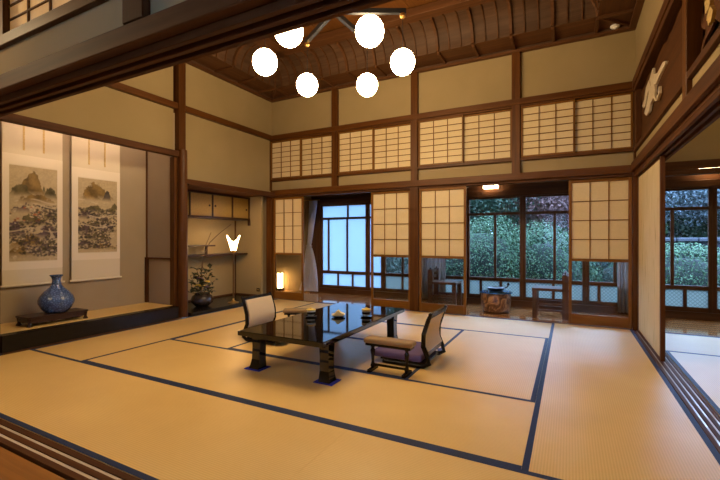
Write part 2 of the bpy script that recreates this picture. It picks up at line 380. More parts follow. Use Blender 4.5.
# paper screens with glass below
def shoji(n, x0, x1, y, label):
    o = struct('door_%d' % n, label, 'door'); fw = .034; th = .03; z1 = ZK - .001; z0 = .001
    box('stile', x0, x0 + fw, y - th / 2, y + th / 2, z0, z1, 'sash', o, bev=.002); box('stile', x1 - fw, x1, y - th / 2, y + th / 2, z0, z1, 'sash', o, bev=.002)
    a, b = x0 + fw, x1 - fw
    box('top_rail', a, b, y - th / 2, y + th / 2, z1 - .038, z1, 'sash', o, bev=.002)
    box('middle_rail', a, b, y - th / 2, y + th / 2, .777, .812, 'sash', o, bev=.002)
    box('kick_board', a, b, y - th / 2 + .003, y + th / 2, z0, .125, 'sash', o, bev=.002)
    box('glass_pane', a, b, y - .002, y + .002, .125, .777, 'glass', o, bev=0)
    grid(o, a, b, y, .812, z1 - .038, 3, 4, .010, 'sash')
    return o
shoji(1, -4.675, -4.035, 5.652, 'paper screen door beside the alcove, small lit lantern seen through its glass')
shoji(2, -2.745, -2.092, 5.652, 'paper screen door left open beside the blue frosted bay, against the thick post')
shoji(3, -1.948, -1.268, 5.625, 'paper screen door with a curtain and chair seen through its glass')
shoji(4, -.008, .648, 5.652, 'paper screen door in the corner next to the white sliding panel')

# ---- left wall with alcoves
wl = struct('wall_left', 'tan plaster wall over the picture alcove and shelf alcove', 'wall')
YP0, YP1 = 3.60, 3.74   # alcove pillar
box('plaster_panel', XL - .05, XL, 1.12, 1.69, 0, ZB0, 'plaster', wl, bev=0)
box('plaster_panel', XL - .05, XL, 1.69, 3.63, 2.20, ZB0, 'plaster', wl, bev=0)
box('plaster_panel', XL - .05, XL, 3.72, 5.66, ZN1 - .04, ZB0, 'plaster', wl, bev=0)
box('plaster_panel', XL - .05, XL, 1.12, 3.63, ZB1, ZC + .08, 'plaster', wl, bev=0)
box('plaster_panel', XL - .05, XL, 3.72, 5.66, ZB1, ZC + .08, 'plaster', wl, bev=0)
box('tie_beam', XL - .05, -4.655, 1.12, 3.655, ZB0, ZB1, 'post', wl); box('tie_beam', XL - .05, -4.655, 3.766, 5.577, ZB0, ZB1, 'post', wl)
box('upper_post', XL - .05, -4.64, 3.655, 3.765, ZB0 - .6, ZC + .03, 'post', wl)
box('alcove_lintel', -4.70, -4.61, 1.70, 3.64, 2.15, 2.225, 'beam', wl)
bm = lathe([(.068, 0), (.068, .8), (.064, 1.7), (.06, 2.25)], 20); p = mesh('alcove_pillar', bm, 'post_z', wl, (-4.632, 3.705, 0), smooth=True)
box('pillar_cheek', -4.745, -4.66, 3.598, 3.662, .012, 2.15, 'post', wl)
box('alcove_post', -4.70, -4.60, 1.655, 1.735, 0, 2.30, 'beam', wl)
box('shelf_alcove_lintel', -4.70, -4.585, 3.775, 5.587, 1.79, 1.868, 'beam', wl)
box('lintel_end', -4.70, -4.565, 3.70, 3.774, 1.80, 1.862, 'beam', wl)
# picture alcove
box('alcove_back', -5.30, -5.24, 1.70, 3.64, .17, 2.75, 'plaster_toko', wl, bev=0)
box('alcove_side', -5.24, -4.72, 3.61, 3.66, .17, 2.75, 'plaster_toko', wl, bev=0)
box('alcove_side', -5.30, -4.72, 1.66, 1.70, .17, 2.75, 'plaster_toko', wl, bev=0)
box('alcove_ceiling', -5.30, -4.73, 1.66, 3.66, 2.75, 2.80, 'beam', wl, bev=0)
box('corner_trim', -5.245, -5.20, 3.575, 3.62, .172, .80, 'beam', wl); box('corner_trim', -5.245, -5.226, 3.592, 3.62, .80, 2.75, 'beam', wl)
box('side_rail', -5.20, -4.71, 3.585, 3.612, .775, .80, 'beam', wl)
box('alcove_mat', -5.24, -4.685, 1.735, 3.597, .12, .17, 'tatami_y', wl, bev=.002)
box('alcove_sill', -4.685, -4.565, 1.735, 3.597, .012, .168, 'lacquer_satin', wl, bev=.004)
box('alcove_skirt', -4.69, -4.56, 1.735, 3.636, -.05, .0115, 'beam', wl)
# shelf alcove
box('alcove_back', -5.46, -5.40, 3.66, 5.52, 0, 1.95, 'plaster', wl, bev=0)
box('alcove_side', -5.46, -4.795, 5.45, 5.50, 0, 1.80, 'plaster', wl, bev=0)
box('alcove_side', -5.46, -4.72, 3.661, 3.70, 0, 1.80, 'plaster', wl, bev=0)
box('alcove_ceiling', -5.46, -4.70, 3.66, 5.587, 1.80, 1.83, 'beam', wl, bev=0)
box('alcove_board', -5.40, -4.555, 3.776, 5.45, -.02, .05, 'lacquer_satin', wl, bev=.004)
box('corner_trim', -5.405, -5.385, 5.43, 5.452, .05, 1.42, 'beam', wl)
for (a, b, c, d) in ((-5.40, -5.385, 3.75, 5.43), (-5.385, -4.80, 5.434, 5.452)): box('skirting', a, b, c, d, .05, .075, 'beam', wl, bev=.001)

# ---- right wall
wr = struct('wall_right', 'plaster wall with brown beams and carved panels over the side opening', 'wall')
XP = XR
for a, b in ((1.12, 3.20), (3.30, 5.588)):
    box('plaster_panel', XP, XP + .05, a, b, ZN1, ZR0 - .02, 'plaster', wr, bev=0)
    box('carving_sill', .655, .76, a, b, ZR0 - .02, ZR1 + .004, 'beam', wr); box('carving_head', .655, .76, a, b, 2.745, ZB0, 'beam', wr)
box('strut', .652, .765, 3.20, 3.30, ZN1, ZB0, 'post', wr); box('strut', .668, .76, 5.49, 5.588, ZR0, ZB0, 'beam', wr)
box('tie_beam', .645, .76, 1.12, 5.577, ZB0, ZB1 + .01, 'beam', wr)
box('plaster_panel', XP, XP + .05, 1.12, 5.66, ZB1, ZC + .08, 'plaster', wr, bev=0)
box('head_rail', .632, .664, 1.12, 5.567, ZN0 + .01, ZN1 + .02, 'beam', wr)
box('door_head', .664, .79, 1.12, 5.587, 1.80, ZN1, 'beam', wr)
for q in (.664, .714, .765): box('head_ridge', q, q + .025, 1.12, 5.587, 1.77, 1.80, 'beam', wr, bev=.002)
box('head_rail', .79, .82, 1.12, 5.587, ZN0 + .01, ZN1 + .02, 'beam', wr)
box('plaster_panel', .765, .80, 1.12, 5.588, ZN1 + .02, 2.95, 'plaster', wr, bev=0)

# ---- front wall seen from outside
wf = struct('wall_front', 'dark lintel with plaster band and paper transom over the front opening', 'wall')
box('head_rail', -4.7, .79, .935, .983, 1.785, 1.862, 'beam', wf, bev=.004)
box('door_head', -4.7, .79, .985, 1.105, 1.79, 1.885, 'beam', wf)
for q in (.985, 1.035, 1.083): box('head_ridge', -4.7, .79, q, q + .022, 1.757, 1.79, 'beam', wf, bev=.002)
box('head_rail', -4.7, .655, 1.106, 1.14, 1.80, 1.885, 'beam', wf, bev=.004)
box('plaster_panel', -4.7, -1.57, 1.01, 1.07, 1.885, 2.052, 'plaster', wf, bev=0)
box('plaster_panel', -1.445, .68, 1.01, 1.07, 1.885, 2.79, 'plaster', wf, bev=0)
box('strut', -1.57, -1.445, .975, 1.105, 1.90, 2.80, 'beam', wf)
box('transom_sill', -4.7, -1.57, .985, 1.10, 2.052, 2.108, 'post', wf)
box('tie_beam', -4.7, .68, .985, 1.115, 2.80, 2.88, 'beam', wf)
box('plaster_panel', -4.7, .68, 1.02, 1.07, 2.88, ZC + .08, 'plaster', wf, bev=0)
for q, (a, b) in enumerate(((-3.7, -2.645), (-2.73, -1.575), (-4.69, -3.66))):
    lattice('window_%d' % (wn + 1 + q), ['paper lattice transom over the front lintel, panel beyond its dark dividing stile', 'paper lattice transom over the front lintel, panel beside the short strut', 'paper lattice transom over the front lintel at the alcove end'][q], a, b, (1.02, 1.05, 1.05)[q], 2.109, 2.80, 5, 8, fw=.045, mw=.006, frame='post', pm='paper_thin')

# ---- ceiling with cove
ce = struct('ceiling', 'coved wooden ceiling with curved ribs and a flat board centre', 'ceiling')
SO, R, ZS = .40, .32, 3.555          # soffit width, cove radius, soffit height
X0, X1, Y0, Y1 = XL, XR, 1.09, YB
cx0, cx1, cy0, cy1 = X0 + SO, X1 - SO, Y0 + SO, Y1 - SO
def side_frames():
    # origin at soffit inner corner, along, inward, length
    return [((cx0, cy1), (1, 0), (0, -1), cx1 - cx0), ((cx0, cy0), (0, 1), (1, 0), cy1 - cy0), ((cx1, cy0), (0, 1), (-1, 0), cy1 - cy0), ((cx0, cy0), (1, 0), (0, 1), cx1 - cx0)]
NA = 7
for (o2, A, N, L) in side_frames():
    def P3(s, inn, z): return (o2[0] + A[0] * s + N[0] * inn, o2[1] + A[1] * s + N[1] * inn, z)
    alongx = A[0] == 1; wax = 'x' if alongx else 'y'; vax = 'y' if alongx else 'x'
    nb = round(L / .455); pitch = L / nb / 3
    # soffit boards and brackets
    for k in range(nb):
        a, b = k * pitch * 3, (k + 1) * pitch * 3
        ea, eb = (-SO if k == 0 else 0), (SO if k == nb - 1 else 0)
        bm = bmesh.new(); lo = [P3(a, 0, ZS), P3(b, 0, ZS), P3(b + eb, -SO, ZS), P3(a + ea, -SO, ZS)]
        vs = [bm.verts.new(p) for p in lo]; vt = [bm.verts.new((p[0], p[1], p[2] + .02)) for p in lo]
        bm.faces.new(vs); bm.faces.new(vt[::-1])
        for q in range(4): bm.faces.new((vs[q], vs[(q + 1) % 4], vt[(q + 1) % 4], vt[q]))
        mesh('soffit_board', bm, 'rib_' + wax, ce)
    for k in range(nb + 1):
        s = k * pitch * 3; p0, p1 = P3(s, 0.0, 0), P3(s, -SO, 0); w = .018
        x0, x1 = sorted((p0[0], p1[0])); y0, y1 = sorted((p0[1], p1[1]))
        if alongx: x0 -= w; x1 += w
        else: y0 -= w; y1 += w
        box('soffit_bracket', x0, x1, y0, y1, ZS - .035, ZS, 'rib', ce, bev=.003)
    # edge bead at soffit lip and moulding on the wall
    def rail(name, s0, s1, i0, i1, z0, z1, m):
        p, q = P3(s0, i0, z0), P3(s1, i1, z1)
        return box(name, min(p[0], q[0]), max(p[0], q[0]), min(p[1], q[1]), max(p[1], q[1]), z0, z1, m, ce, bev=.004)
    ext = SO if alongx else SO - .07
    rail('wall_moulding', -ext, L + ext, -SO, -SO + .07, ZC, ZC + .032, 'rib')
    rail('wall_moulding', -ext, L + ext, -SO, -SO + .045, ZC + .032, ZS, 'cov')
    e2 = 0 if alongx else -.0
    # cove panels
    for k in range(nb * 3):
        a, b = k * pitch, (k + 1) * pitch; bm = bmesh.new(); rows = []
        for i in range(NA + 1):
            th = math.pi / 2 * i / NA; inn = R * (1 - math.cos(th)); z = ZS + R * math.sin(th)
            aa, bb = min(max(a, inn), L - inn), max(min(b, L - inn), inn)
            ri = R + .012; inn2 = R - ri * math.cos(th); z2 = ZS + ri * math.sin(th)
            rows.append([bm.verts.new(P3(aa, inn, z)), bm.verts.new(P3(bb, inn, z)), bm.verts.new(P3(bb, inn2, z2)), bm.verts.new(P3(aa, inn2, z2))])
        for r0, r1 in zip(rows, rows[1:]):
            for q in range(4): 
                try: bm.faces.new((r0[q], r0[(q + 1) % 4], r1[(q + 1) % 4], r1[q]))
                except ValueError: pass
        bmesh.ops.remove_doubles(bm, verts=bm.verts, dist=1e-5)
        if b > 1e-3: mesh('cove_panel', bm, 'cov_' + wax, ce, smooth=True)
    for k in range(nb * 3 + 1):
        s = k * pitch; big = k % 3 == 0; w, d = (.017, .045) if big else (.007, .02)
        if s < 1e-3 or s > L - 1e-3: continue
        bm = bmesh.new(); rows = []; cut = min(s, L - s)
        for i in range(NA + 1):
            th = math.pi / 2 * i / NA; inn = R * (1 - math.cos(th))
            if inn > cut: break
            ro, ri = R + .004, R - d
            rows.append([bm.verts.new(P3(s + sg * w, R - rr * math.cos(th), ZS + rr * math.sin(th))) for sg, rr in ((-1, ro), (1, ro), (1, ri), (-1, ri))])
        if len(rows) < 2: bm.free(); continue
        for r0, r1 in zip(rows, rows[1:]):
            for q in range(4): bm.faces.new((r0[q], r0[(q + 1) % 4], r1[(q + 1) % 4], r1[q]))
        bm.faces.new(rows[0][::-1]); bm.faces.new(rows[-1]); mesh('cove_rib', bm, 'rib_z', ce)
    # upper frame
    uz = ZS + R - .012
    rail('upper_frame', R - .02 if not alongx else R - .02, L - R + .02, R - .02, R + .14, uz, uz + .10, 'rib')
    # hip ribs at corner (one per side)
    sgn = 1
    bm = bmesh.new(); pts = []
    for i in range(NA + 1):
        th = math.pi / 2 * i / NA; inn = R * (1 - math.cos(th)); pts.append(P3(inn, inn, ZS + R * math.sin(th) - .004))
    if alongx or N[0] == -1:
        mesh('hip_rib', tube(pts, .022, 6), 'rib_z', ce)
for (a, b, sx_, sy_) in ((cx0, cy1, -1, 1), (cx0, cy0, -1, -1), (cx1, cy0, 1, -1), (cx1, cy1, 1, 1)):
    bm = tube([(a, b, ZS - .012), (a + sx_ * SO, b + sy_ * SO, ZS - .012)], .02, 6); mesh('hip_beam', bm, 'rib_x', ce)
bm = tube([(cx1 - R * (1 - math.cos(t_)), cy1 - R * (1 - math.cos(t_)), ZS + R * math.sin(t_)) for t_ in [math.pi / 2 * i / 7 for i in range(8)]], .022, 6); mesh('hip_rib', bm, 'rib_z', ce)
ux0, ux1, uy0, uy1 = cx0 + R, cx1 - R, cy0 + R, cy1 - R
nbd = 9; bw = (ux1 - ux0) / nbd
for k in range(nbd): box('ceiling_board', ux0 + k * bw, ux0 + (k + 1) * bw - .004, uy0, uy1, 3.975, 3.995, 'ceil', ce, bev=.002)
box('ceiling_backing', X0 - .3, X1 + .3, Y0 - .2, Y1 + .3, 4.02, 4.08, 'beam', ce, bev=0)
for a, b, c, d in ((X0 - .06, X0 - .02, Y0 - .1, Y1 + .1), (X1 + .04, X1 + .08, Y0 - .1, Y1 + .1)): box('ceiling_backing', a, b, c, d, 3.5, 4.02, 'beam', ce, bev=0)
for c, d in ((Y0 - .1, Y0 - .04), (Y1 + .04, Y1 + .1)): box('ceiling_backing', X0 - .06, X1 + .08, c, d, 3.5, 4.02, 'beam', ce, bev=0)

# ---- veranda, side room, corridor shells
wv = struct('wall_veranda', 'wooden header wall and tan plaster end of the veranda', 'wall')
box('plaster_panel', -6.0, -4.66, 6.815, 6.88, -.1, 2.3, 'plaster', wv, bev=0)
box('end_board', -4.66, -4.42, 6.76, 6.86, -.01, 1.80, 'out', wv)
box('plaster_panel', -6.05, -6.0, 5.6, 6.88, -.1, 2.4, 'plaster', wv, bev=0); box('plaster_panel', 4.2, 4.25, 1.0, 6.88, -.1, 3.0, 'plaster', wv, bev=0)
box('plaster_panel', -6.0, -4.80, 5.62, 5.68, -.1, 2.4, 'plaster', wv, bev=0)
box('header_beam', -4.66, 4.2, 6.745, 6.86, 1.735, 1.83, 'out', wv); box('header_board', -4.66, 4.2, 6.80, 6.85, 1.83, 2.3, 'out', wv, bev=0)
box('ceiling_of_veranda', -6.05, 4.25, 5.71, 6.9, 2.30, 2.34, 'out', wv, bev=0)
for k in range(22): box('veranda_rafter', -5.9 + k * .46, -5.86 + k * .46, 5.71, 6.80, 2.26, 2.30, 'out', wv)
box('sill_beam', -4.66, 4.2, 6.74, 6.86, -.06, .085, 'out', wv)
box('eaves', -6.5, 4.8, 6.86, 7.35, 2.28, 2.33, 'out', wv, bev=0)
ws_ = struct('wall_side_room', 'olive plaster wall and beams of the side room', 'wall')
box('head_rail', .825, 4.2, 5.57, 5.60, ZN0 - .0, ZN1, 'beam', ws_); box('door_head', .825, 4.2, 5.60, 5.70, ZK - .02, ZN0, 'beam', ws_)
box('plaster_panel', .80, 4.2, 5.65, 5.70, ZN1, 2.95, 'plaster', ws_, bev=0)
box('plaster_panel', .80, 4.2, 1.0, 1.06, -.1, 2.95, 'plaster', ws_, bev=0)
box('side_room_ceiling', .80, 4.25, 1.0, 5.71, 2.95, 2.99, 'ceil', ws_, bev=0)
box('corner_post', .795, .90, 5.588, 5.70, -.004, ZK - .02, 'beam', ws_)
wc = struct('wall_corridor', 'walls and ceiling of the boarded corridor before the front opening', 'wall')
box('plaster_panel', -4.75, 2.2, -1.80, -1.74, -.1, .75, 'plaster', wc, bev=0); box('plaster_panel', -4.75, 2.2, -1.80, -1.74, 1.9, 2.95, 'plaster', wc, bev=0); box('plaster_panel', -4.75, -.8, -1.80, -1.74, .75, 1.9, 'plaster', wc, bev=0)
box('plaster_panel', -4.80, -4.74, -1.8, 1.05, -.1, 2.95, 'plaster', wc, bev=0); box('plaster_panel', 2.2, 2.26, -1.8, 1.05, -.1, 2.95, 'plaster', wc, bev=0)
box('plaster_panel', .80, 2.2, .98, .999, -.1, 2.95, 'plaster', wc, bev=0)
for k in range(4): box('frosted_window_pane', -.8 + k * .75, -.8 + (k + 1) * .75 - .03, -1.775, -1.765, .75, 1.9, 'frost_bright', wc, bev=0); box('window_bar', -.8 + (k + 1) * .75 - .03, -.8 + (k + 1) * .75, -1.80, -1.74, .75, 1.9, 'beam', wc)
box('corridor_ceiling', -4.8, 2.26, -1.8, .98, 2.92, 2.97, 'ceil', wc, bev=0)
rf = struct('roof', 'unseen dark roof slab added over the whole house to block sky light', 'roof')  # unseen shell, added to keep sky light out of the rooms
box('sky_block_slab', -6.6, 4.9, -2.2, 7.2, 4.3, 4.4, 'tile_roof', rf, bev=0)
for a, b, c, d in ((-6.1, 4.3, 6.9, 6.95), (-6.1, 4.3, -1.9, -1.85), (-6.1, -6.05, -1.9, 6.95), (4.25, 4.3, -1.9, 6.95)): box('gable_board', a, b, c, d, 2.34, 4.3, 'out', rf, bev=0)
for a, b in ((-1.85, 5.62),): box('outer_wall_board', -6.05, -6.0, a, b, -.1, 2.4, 'out', rf, bev=0); box('outer_wall_board', 4.2, 4.25, -1.85, 1.0, -.1, 2.4, 'out', rf, bev=0)
box('outer_wall_board', -6.0, -4.80, -1.85, -1.80, -.1, 2.4, 'out', rf, bev=0)

# ---- outer glass windows (each a sliding sash with transom and frosted foot panes)
def sash(n, x0, x1, label, frost=False, mids=(.5,), foot=(.5,), trans=()):
    o = struct('window_%d' % n, label, 'window'); y0, y1 = 6.775, 6.815; w = .045
    zt0, zt1, zl0, zl1, zf0 = 1.44, 1.735, .375, .43, .085
    box('stile', x0, x0 + w, y0, y1, zf0, zt1, 'out', o); box('stile', x1 - w, x1, y0, y1, zf0, zt1, 'out', o); a, b = x0 + w, x1 - w
    for nm, c, d in (('bottom_rail', zf0, zf0 + .06), ('middle_rail', zl0, zl1), ('transom_rail', zt0, zt0 + .04), ('top_rail', zt1 - .03, zt1)): box(nm, a, b, y0, y1, c, d, 'out', o)
    def row(z0, z1, fr, gm, bar):
        es = [a] + [x0 + (x1 - x0) * f for f in fr] + [b]
        for f in fr: q = x0 + (x1 - x0) * f; box(bar, q - .019, q + .019, y0 + .004, y1 - .004, z0, z1, 'out', o, bev=.002)
        for u, v in zip(es, es[1:]): box('glass_pane', u, v, 6.793, 6.797, z0, z1, gm, o, bev=0)
    row(zt0 + .04, zt1 - .03, trans, 'frost' if frost else 'glass', 'bar'); row(zl1, zt0, mids, 'frost' if frost else 'glass', 'bar'); row(zf0 + .06, zl0, foot, 'frost' if frost else 'frost_diamond', 'foot_bar')
sash(12, -4.42, -3.37, 'wide blue frosted glass window beside the white curtain', True, (.173, .575), (.38, .69), (.59,))
sash(13, -3.37, -3.05, 'narrow blue frosted glass window beside the first garden view', True, (), ())
xs = [-3.05, -2.29, -1.52, -.65, .215, .94, 1.66, 2.5, 3.35, 4.19]
lab = ['garden window seen through the glass of the screen beside the open bay', 'garden window behind the beige curtain', 'garden window behind the carved wood brazier', 'garden window behind the dark chair', 'garden window seen through the corner paper screen', 'garden window with stone wall view, beside the pale sliding panel', 'garden window of the side room next to the stone wall view', 'garden window of the side room, last but one', 'garden window of the side room, last']
md = [(.5,), (.5,), (.52,), (.52,), (.5,), (.41,), (.5,), (.5,), (.5,)]; ft = [(.5,), (.5,), (.26, .62), (.5,), (.23, .62), (.6,), (.5,), (.5,), (.5,)]
for k in range(9): sash(14 + k, xs[k], xs[k + 1], lab[k], False, md[k], ft[k])

# ---- white sliding panel at right
fz = struct('door_5', 'pale papered sliding panel with black frame and round pull at the corner', 'door')
box('panel_paper', .700, .722, 4.30, 5.535, .02, 1.768, 'fusuma_paper', fz, bev=0)
box('panel_stile', .694, .728, 4.255, 4.30, .001, 1.769, 'beam', fz); box('panel_stile', .694, .728, 5.535, 5.57, .001, 1.769, 'beam', fz)
box('panel_rail', .694, .728, 4.30, 5.535, .001, .022, 'beam', fz); box('panel_rail', .694, .728, 4.30, 5.535, 1.75, 1.769, 'beam', fz)
mesh('finger_pull', lathe([(.018, 0), (.018, .006), (.012, .006), (.012, .003)], 16), 'dark_pull', fz, (.700, 4.275, .80), (0, -math.pi / 2, 0))

# ================================================================ THINGS
# ---- chandelier
fw_, rt_ = Vector((-math.sin(YAW), math.cos(YAW), 0)), Vector((math.cos(YAW), math.sin(YAW), 0))
hub = fw_ * 3.68 + rt_ * -.24
ch = thing('chandelier', 'black six-armed chandelier with white glowing globes hanging from the ceiling', 'chandelier', (hub.x, hub.y, 2.57))
mesh('hub', lathe([(.02, -.03), (.045, -.025), (.045, .025), (.02, .03)], 20), 'black_metal', ch, (0, 0, .565), smooth=True)
mesh('stem', lathe([(.009, .58), (.009, 1.39)], 10), 'black_metal', ch); mesh('ceiling_plate', lathe([(.07, 1.385), (.07, 1.402), (.03, 1.36)], 20), 'black_metal', ch)
gl = None
for k in range(6):
    a = YAW + k * math.pi / 3; d = Vector((math.cos(a), math.sin(a), 0)); n = Vector((-d.y, d.x, 0))
    bm = bmesh.new(); a_box(bm, .03, .66, -.018, .018, -.022, .022, Matrix.Translation((0, 0, .565)) @ Matrix.Rotation(a, 4, 'Z')); arm = mesh('arm', bm, 'black_metal', ch)
    e = d * .63
    mesh('brass_joint', lathe([(.012, -.045), (.026, -.03), (.026, -.004), (.014, .0)], 16), 'brass', ch, (e.x, e.y, .545), smooth=True)
    mesh('cord', lathe([(.003, 0), (.003, .30)], 6), 'black_metal', ch, (e.x, e.y, .21))
    bm = bmesh.new(); bmesh.ops.create_uvsphere(bm, u_segments=28, v_segments=18, radius=.111); bmesh.ops.scale(bm, vec=(1, 1, 1.06), verts=bm.verts)
    g = mesh('globe', bm, 'globe', ch, (e.x, e.y, .10), smooth=True)
    mesh('globe_cap', lathe([(.02, 0), (.02, .012), (.008, .02)], 12), 'brass', ch, (e.x, e.y, .212))

# ---- low table
tb = thing('low_table', 'long black lacquered low table between the two legless chairs', 'table', (-1.92, 3.145, 0))
bm = bmesh.new(); a_box(bm, -.397, .397, -.785, .785, .293, .33); soft(bm, .005, 2); mesh('table_top', bm, 'lacquer', tb)
for s in (-1, 1):
    bm = bmesh.new(); a_box(bm, s * .34 - .012, s * .34 + .012, -.70, .70, .268, .293); mesh('apron', bm, 'lacquer', tb)
    bm = bmesh.new(); a_box(bm, -.328, .328, s * .70 - .012, s * .70 + .012, .268, .293); mesh('apron', bm, 'lacquer', tb)
for sx_ in (-1, 1):
    for sy_ in (-1, 1):
        bm = bmesh.new(); rings = []
        for z, w, o_ in ((.293, .043, 0), (.18, .038, 0), (.08, .039, .002), (.03, .045, .006), (.006, .050, .010)):
            cx, cy = sx_ * (.325 + o_), sy_ * (.615 + o_)
            rings.append([bm.verts.new((cx + p * w, cy + q * w, z)) for p, q in ((-1, -1), (1, -1), (1, 1), (-1, 1))])
        for r0, r1 in zip(rings, rings[1:]):
            for q in range(4): bm.faces.new((r0[q], r0[(q + 1) % 4], r1[(q + 1) % 4], r1[q]))
        bm.faces.new(rings[0]); bm.faces.new(rings[-1][::-1]); bmesh.ops.recalc_face_normals(bm, faces=bm.faces)
        lg = mesh('leg', bm, 'lacquer', tb)
        bm = bmesh.new(); a_box(bm, sx_ * .335 - .08, sx_ * .335 + .08, sy_ * .625 - .07, sy_ * .625 + .07, .0015, .006); tag(mesh('foot_pad', bm, 'felt_blue', lg), 'bright blue felt pad')

# ---- legless chairs: local +x points to the table, back at -x
def zaisu(loc, rz, label):
    o = thing('legless_chair', label, 'chair', loc, rz, 'legless floor chairs at the low table')
    hw = .215
    for s in (-1, 1):
        pts = [(.30, s * hw, .018), (.05, s * hw, .018), (-.06, s * hw, .02), (-.105, s * hw, .045), (-.09, s * hw, .10), (-.055, s * hw, .18), (-.06, s * hw, .28), (-.10, s * hw, .40), (-.125, s * hw, .455)]
        mesh('side_frame', tube(pts, [.015, .017, .019, .02, .02, .02, .019, .018, .014], 8), 'lacquer_satin', o, smooth=True)
    for z, x in ((.43, -.112), (.12, -.08)):
        bm = bmesh.new(); a_box(bm, x - .012, x + .012, -hw, hw, z - .018, z + .018); mesh('cross_rail', bm, 'lacquer_satin', o)
    prof = [(-.080, .14), (-.056, .19), (-.052, .25), (-.066, .32), (-.092, .39), (-.103, .42)]
    bm = bmesh.new(); rows = []
    for x, z in prof: rows.append([bm.verts.new((x + dx, y, z)) for dx, y in ((.018, -hw + .018), (.024, 0), (.018, hw - .018), (-.014, hw - .018), (-.014, -hw + .018))])
    for r0, r1 in zip(rows, rows[1:]):
        for q in range(5): bm.faces.new((r0[q], r0[(q + 1) % 5], r1[(q + 1) % 5], r1[q]))
    bm.faces.new(rows[0][::-1]); bm.faces.new(rows[-1]); mesh('back_pad', bm, 'beige_cloth', o, smooth=True)
    bm = bmesh.new(); a_box(bm, -.07, .33, -hw + .012, hw - .012, .03, .045); mesh('seat_board', bm, 'lacquer_satin', o)
    bm = bmesh.new(); a_box(bm, -.04, .40, -.225, .225, .046, .105); soft(bm, .028, 4); mesh('seat_cushion', bm, 'purple_cloth', o, smooth=True)
    return o
zaisu((-1.105, 3.335, 0), math.pi, 'legless floor chair seen from behind, purple cushion, near the veranda screens')
zaisu((-2.875, 3.335, 0), 0, 'legless floor chair with beige back on the alcove side of the low table')
def armrest(loc, rz, label):
    o = thing('armrest', label, 'armrest', loc, rz, 'padded armrests beside the floor chairs')
    bm = bmesh.new(); a_box(bm, -.205, .205, -.058, .058, .225, .266); soft(bm, .018, 4); mesh('pad', bm, 'arm_cloth', o, smooth=True)
    bm = bmesh.new(); a_box(bm, -.19, .19, -.045, .045, .205, .225); mesh('pad_board', bm, 'lacquer_satin', o)
    for s in (-1, 1):
        lg = mesh('leg', lathe([(.014, .02), (.02, .04), (.011, .07), (.013, .12), (.02, .16), (.012, .18), (.022, .205)], 12), 'lacquer_satin', o, (s * .145, 0, 0), smooth=True)
        bm = bmesh.new(); a_box(bm, s * .145 - .014, s * .145 + .014, -.075, .075, .002, .024); mesh('foot', bm, 'lacquer_satin', o)
    bm = bmesh.new(); a_box(bm, -.145, .145, -.008, .008, .04, .056); mesh('stretcher', bm, 'lacquer_satin', o)
armrest((-1.255, 2.91, 0), 0, 'padded armrest on turned black legs beside the purple cushioned chair')
armrest((-2.68, 3.72, 0), math.radians(30), 'padded armrest turned askew beside the beige backed chair')

# ---- things on the table
def cup(loc, label):
    o = thing('lidded_teacup', label, 'cup', loc, group='lidded teacups on the low table')
    mesh('saucer', lathe([(.03, 0), (.052, .006), (.056, .012), (.03, .008)], 24), 'ceramic_black', o, smooth=True)
    mesh('bowl', lathe([(.022, .01), (.034, .025), (.040, .05), (.041, .066)], 24), 'ceramic_cream', o, smooth=True)
    mesh('band', lathe([(.0395, .028), (.0425, .046), (.0425, .05), (.0395, .052)], 24, False), 'ceramic_black', o, smooth=True)
    mesh('lid', lathe([(.043, .066), (.043, .074), (.028, .078), (.010, .079), (.011, .086), (.004, .088)], 24), 'yellow_lid', o, smooth=True)
cup((-2.12, 3.09, .33), 'lidded teacup on black saucer at the alcove side of the table')
cup((-1.67, 3.33, .33), 'lidded teacup on black saucer at the purple cushion side of the table')
sw = thing('sweets_dish', 'small black dish holding a peaked cream paper of sweets', 'dish', (-1.90, 3.21, .33))
mesh('dish', lathe([(.03, 0), (.055, .008), (.066, .016), (.05, .014)], 24), 'ceramic_black', sw, smooth=True)
bm = prism([(-.062, .0), (-.03, .010), (-.012, .034), (.005, .04), (.022, .022), (.062, .004), (.04, -.006), (-.045, -.006)], .07, 'y'); mesh('folded_paper', bm, 'sweet_paper', sw, (0, 0, .022), (0, 0, YAW))

